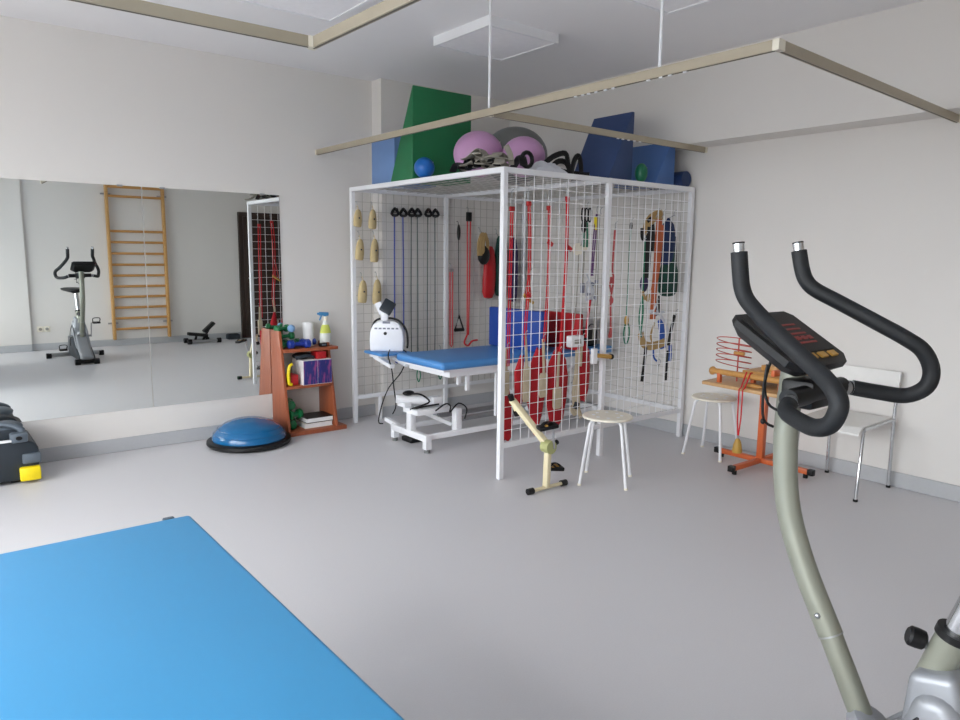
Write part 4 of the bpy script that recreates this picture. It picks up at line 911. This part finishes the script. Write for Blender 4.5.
b = B(); b.prism([(-2.915, .42), (-2.925, .565), (-3.015, .59), (-3.05, .45)], 'x', X0-.055, X0+.055, .02); b.build('seat_tube_collar', SILVER, t)
sd = Vector((0, -.30, 1)).normalized(); s0 = Vector((X0+.01, -2.955, .55))
B().cyl(s0-sd*.05, s0+sd*.115, .034, n=24).build('seat_sleeve', POSTM, t)
B().tube([s0+sd*.105, s0+sd*.122], .0385, 24).build('sleeve_ring', BLACK, t)
B().cyl(s0+sd*.10, s0+sd*.36, .0255, n=24).build('seat_post', CHROME, t)
kp = s0+sd*.06
B().cyl(kp+Vector((0, .03, 0)), kp+Vector((-.008, .052, .01)), .009).build('knob_stem', STEEL, t)
b = B(); kd = Vector((-.03, .045, .014)).normalized(); kc = kp+Vector((-.012, .054, .016))
for k_ in range(1): b.lathe([(.016, -.018), (.0215, -.014), (.023, 0), (.0225, .014), (.017, .019)], kc, 12, kd.to_track_quat('Z', 'Y').to_euler())
b.build('adjust_knob', BLACK, t)
sc_ = s0+sd*.36
b = B(); vs = []; n = 16; L_ = 13
for i in range(L_):
    u = i/(L_-1); yy = -3.32+.30*u; hw = (.115*(1-u)**.55+.03)*(1 if 0 < i < L_-1 else .5); th = .033*(1 if 0 < i < L_-1 else .4)
    for j in range(n):
        a = 2*PI*j/n; vs.append((X0+hw*math.cos(a), yy+.17*0, sc_.z+.035+th*math.sin(a)+.012*math.cos(a)**2-.012*u))
fs = [[i*n+j, i*n+(j+1) % n, (i+1)*n+(j+1) % n, (i+1)*n+j] for i in range(L_-1) for j in range(n)]+[list(range(n))[::-1], [(L_-1)*n+j for j in range(n)]]
b.add(vs, fs); b.build('saddle', BLACK, t)
R_pts = [(-1.08, -2.500, 1.488), (-1.08, -2.502, 1.479), (-1.08, -2.514, 1.432), (-1.08, -2.528, 1.402), (-1.075, -2.552, 1.379), (-1.055, -2.608, 1.348), (-1.030, -2.687, 1.305), (-1.005, -2.751, 1.268), (-.985, -2.787, 1.238), (-.970, -2.804, 1.192), (-.975, -2.798, 1.149), (-.990, -2.760, 1.123), (-1.030, -2.710, 1.128), (-1.070, -2.663, 1.137), (-1.13, -2.64, 1.14)]
L_pts = [(-1.36, -2.501, 1.487), (-1.36, -2.503, 1.473), (-1.36, -2.511, 1.416), (-1.360, -2.518, 1.385), (-1.363, -2.537, 1.356), (-1.380, -2.593, 1.316), (-1.410, -2.681, 1.264), (-1.435, -2.751, 1.225), (-1.460, -2.800, 1.196), (-1.470, -2.819, 1.165), (-1.466, -2.803, 1.124), (-1.448, -2.762, 1.106), (-1.410, -2.705, 1.106), (-1.380, -2.661, 1.114), (-1.352, -2.652, 1.128), (-1.31, -2.645, 1.14)]
for pts, tip in ((R_pts, 0), (L_pts, 0)):
    b = B().tube(pts[1:-1], .0195, 16, sub=5); h_ = b.build('handlebar', RUBBER, t)
    p0, p1 = Vector(pts[0]), Vector(pts[1]); d_ = (p0-p1).normalized(); p1 = p1
    b = B().cyl(p1-d_*.01, p1+d_*.02, .0135); b.m = 1; b.cyl(p1+d_*.02, p1+d_*.0235, .0142); b.build('bar_end', [CHROME, BLACK], h_)
    q0, q1 = Vector(pts[-2]), Vector(pts[-1]); e_ = (q1-q0).normalized()
    b = B().cyl(q0-e_*.006, q0+e_*.028, .0175); b.build('pulse_sensor', STEEL, h_)
    b = B().cyl(q0+e_*.01, q0+e_*.014, .0182); b.build('sensor_ring', BLACK, h_)
b = B().cyl((-1.345, -2.645, 1.135), (-1.09, -2.645, 1.14), .024); b.bb((X0-.05, -2.665, 1.10), (X0+.05, -2.58, 1.17), .012); b.build('bar_clamp', BLACK, t)
# console: a slab tilted towards the rider
A_, D_ = Vector((X0, -2.470, 1.318)), Vector((X0, -2.655, 1.205))
yv = (D_-A_).normalized(); xv = Vector((1, 0, 0)); nv = xv.cross(yv)*-1
if nv.z < 0: nv = -nv
def cp(u, v, w): return (A_+D_)/2+xv*(u+.028)+yv*v+nv*w
H2 = (D_-A_).length/2
def slab(b, out, w0, w1):
    n = len(out); vs = [cp(u, v, w0) for u, v in out]+[cp(u, v, w1) for u, v in out]
    return b.add(vs, [list(range(n)), [n+i for i in range(n)][::-1]]+[[i, n+i, n+(i+1) % n, (i+1) % n] for i in range(n)])
o1 = [(-.135, -H2+.02), (-.115, -H2), (.115, -H2), (.135, -H2+.02), (.135, H2-.03), (.10, H2), (-.10, H2), (-.135, H2-.03)]
o2 = [(u*.8, v*.85) for u, v in o1]
b = B(); slab(b, o1, -.017, .0); 
n = 8; vs = [cp(u, v, -.017) for u, v in o1]+[cp(u, v, -.042) for u, v in o2]
b.add(vs, [[n+i for i in range(n)][::-1]]+[[i, n+i, n+(i+1) % n, (i+1) % n] for i in range(n)])
con = b.build('console', BLACK, t)
b = B(); slab(b, [(-.115, -H2+.02), (.115, -H2+.02), (.115, H2-.05), (-.115, H2-.05)], 0, .003); b.build('screen', LCD, con)
b = B()
for k_ in range(5): slab(b, [(-.05+.0*k_, -.05+.018*k_), (.075, -.05+.018*k_), (.075, -.044+.018*k_), (-.05, -.044+.018*k_)], .003, .0045)
for k_ in range(3): slab(b, [(.0+.03*k_, .0), (.02+.03*k_, .0), (.02+.03*k_, .014), (.0+.03*k_, .014)], .003, .0045)
b.build('screen_print', LCDRED, con)
for k_ in range(4): b = B(); slab(b, [(-.085+.05*k_, H2-.043), (-.055+.05*k_, H2-.043), (-.055+.05*k_, H2-.025), (-.085+.05*k_, H2-.025)], 0, .005); b.build('button', GOLD, con)
b = B().tube([(X0-.06, -2.55, 1.20), (X0-.062, -2.545, 1.13), (X0-.052, -2.545, 1.06), (X0-.03, -2.56, 1.04)], .0035, 8, sub=4); b.tube([(X0-.03, -2.545, 1.22), (X0-.04, -2.535, 1.15), (X0-.045, -2.55, 1.10), (X0-.07, -2.60, 1.09)], .0035, 8, sub=4); b.ell((X0-.055, -2.545, 1.055), (.006, .006, .008)); b.build('console_cable', BLACK, t)
b = B().tube([(X0-.06, -2.98, .50), (X0-.094, -2.945, .45), (X0-.11, -2.96, .36), (X0-.106, -3.0, .2)], .004, 8, sub=4); b.build('side_cable', BLACK, t)
for yy, hw, nm in ((-2.52, .11, 'front_stabilizer'), (-3.36, .32, 'rear_stabilizer')):
    f_ = B().cyl((X0-hw, yy, .045), (X0+hw, yy, .045), .03).build(nm, STEEL if hw > .2 else BLACK, t)
    for s_ in (-1, 1): B().cyl((X0+s_*(hw-.03), yy, .037), (X0+s_*(hw+.03), yy, .037), .037).build('end_cap', BLACK, f_)
B().bb((X0-.03, -3.37, .03), (X0+.03, -3.2, .08), .004).build('rear_spine', BLACK, t)
hub = Vector((X0, -2.93, .33))
b = B().cyl(hub-Vector((.14, 0, 0)), hub+Vector((.14, 0, 0)), .015); b.build('crank_axle', STEEL, t)
for s_, dz in ((1, .17), (-1, -.17)):
    p_ = hub+Vector((s_*.135, 0, 0)); e_ = p_+Vector((s_*.01, .0, dz))
    B().bar(p_, e_, .022, .012, (1, 0, 0)).build('crank', STEEL, t)
    b = B().box(e_+Vector((s_*.06, 0, 0)), (.09, .085, .024), None, .006)
    b.tube([e_+Vector((s_*.06-.04, .0, .01)), e_+Vector((s_*.06-.04, .02, .06)), e_+Vector((s_*.06+.04, .02, .06)), e_+Vector((s_*.06+.04, .0, .01))], .006, 6, sub=3); b.build('pedal', BLACK, t)

# ------------------------------------------------------------------ along the opposite wall (seen in the mirror)
t = thing('wall_bars', 'wooden wall bars ladder reflected in the mirror', 'wall bars', (-.12, YO+.06, .1))
for x_ in (-.53, .27): B().bb((x_-.02, YO+.02, .10), (x_+.02, YO+.10, 2.44), .004).build('upright', PINE, t)
for z_ in (2.27, 1.75, 1.585, 1.415, 1.245, 1.08, .915, .755, .59, .425, .26): B().cyl((-.515, YO+.065, z_), (.255, YO+.065, z_), .019).build('rung', PINEX, t)
B().bb((-.51, YO+.04, 2.39), (.25, YO+.09, 2.435), .003).build('top_rung', PINEX, t)
b = B()
for x_ in (-.53, .27):
    for z_ in (.35, 2.3): b.bb((x_-.07, YO, z_-.012), (x_+.07, YO+.022, z_+.012))
b.build('wall_bracket', STEEL, t)
t = thing('mini_stepper', 'black mini stepper on the floor, reflected right of the wall bars', 'stepper', (.72, -4.05, 0))
B().cyl((.47, -3.92, .04), (.93, -3.92, .04), .022).cyl((.47, -4.12, .04), (.80, -4.12, .04), .022).bb((.55, -4.12, .03), (.60, -3.92, .06)).build('base_frame', STEEL, t)
for p_ in ((.47, -3.92), (.93, -3.92), (.47, -4.12), (.80, -4.12)): B().cyl((p_[0]-.03, p_[1], .04), (p_[0]+.03, p_[1], .04), .04).build('foot_cap', BLACK, t)
B().box((.62, -4.0, .14), (.30, .13, .05), E(0, 8), .012).build('pedal', BLACK, t); B().box((.80, -4.0, .25), (.22, .13, .05), E(0, -42), .012).build('pedal', BLACK, t)
B().bar((.70, -4.0, .05), (.80, -4.0, .22), .03, .03).bar((.58, -4.0, .05), (.6, -4.0, .12), .03, .03).build('strut', BLACK, t)
t = thing('step_block', 'small dark block on the floor by the door, reflected in the mirror', 'box', (1.27, YO+.1, 0))
B().bb((1.18, YO+.03, 0), (1.38, YO+.16, .085), .012).build('body', DARK, t); B().bb((1.20, YO+.04, .0852), (1.36, YO+.15, .093), .003).build('top_pad', BLACK, t)
t = thing('wall_socket', 'double white wall socket reflected at far left of the mirror', 'socket', (-1.46, YO+.01, .27))
for x_ in (-1.50, -1.415):
    B().bb((x_-.04, YO, .27), (x_+.04, YO+.014, .35), .004).build('plate', IVORY, t)
    B().cyl((x_, YO+.0135, .31), (x_, YO+.017, .31), .022).build('outlet', GREYCLOTH, t)

# ------------------------------------------------------------------ light, camera
w = bpy.data.worlds.new('overcast_sky'); S.world = w; w.use_nodes = True
nt = w.node_tree; bg = nt.nodes['Background']
tc = nt.nodes.new('ShaderNodeTexCoord'); sp = nt.nodes.new('ShaderNodeSeparateXYZ'); mr = nt.nodes.new('ShaderNodeMapRange'); rp = nt.nodes.new('ShaderNodeValToRGB')
nt.links.new(tc.outputs['Generated'], sp.inputs[0]); nt.links.new(sp.outputs['Z'], mr.inputs['Value']); mr.inputs['From Min'].default_value = -1
nt.links.new(mr.outputs['Result'], rp.inputs['Fac']); nt.links.new(rp.outputs['Color'], bg.inputs['Color'])
for e_, (p_, c_) in zip((rp.color_ramp.elements[0], rp.color_ramp.elements[1], rp.color_ramp.elements.new(.53)), ((.47, (.20, .195, .185, 1)), (.85, (.93, .97, 1.0, 1)), (.53, (.60, .63, .655, 1)))): e_.position = p_; e_.color = c_
bg.inputs['Strength'].default_value = 13.5
cam = bpy.data.cameras.new('camera'); co = bpy.data.objects.new('camera', cam); COL.objects.link(co)
co.location = (-2.9255, -3.4898, 1.4602); co.rotation_euler = (1.4253, -.01125, -.66627); co.rotation_mode = 'XYZ'
cam.sensor_fit = 'HORIZONTAL'; cam.sensor_width = 36; cam.lens = 719.5/960*36; cam.clip_start = .02
S.camera = co
S.view_settings.view_transform = 'Standard'; S.view_settings.look = 'None'; S.view_settings.gamma = 1; S.view_settings.exposure = 0.55
S.cycles.max_bounces = 10; S.cycles.diffuse_bounces = 6; S.cycles.glossy_bounces = 5; S.cycles.transparent_max_bounces = 8
S.cycles.use_denoising = True
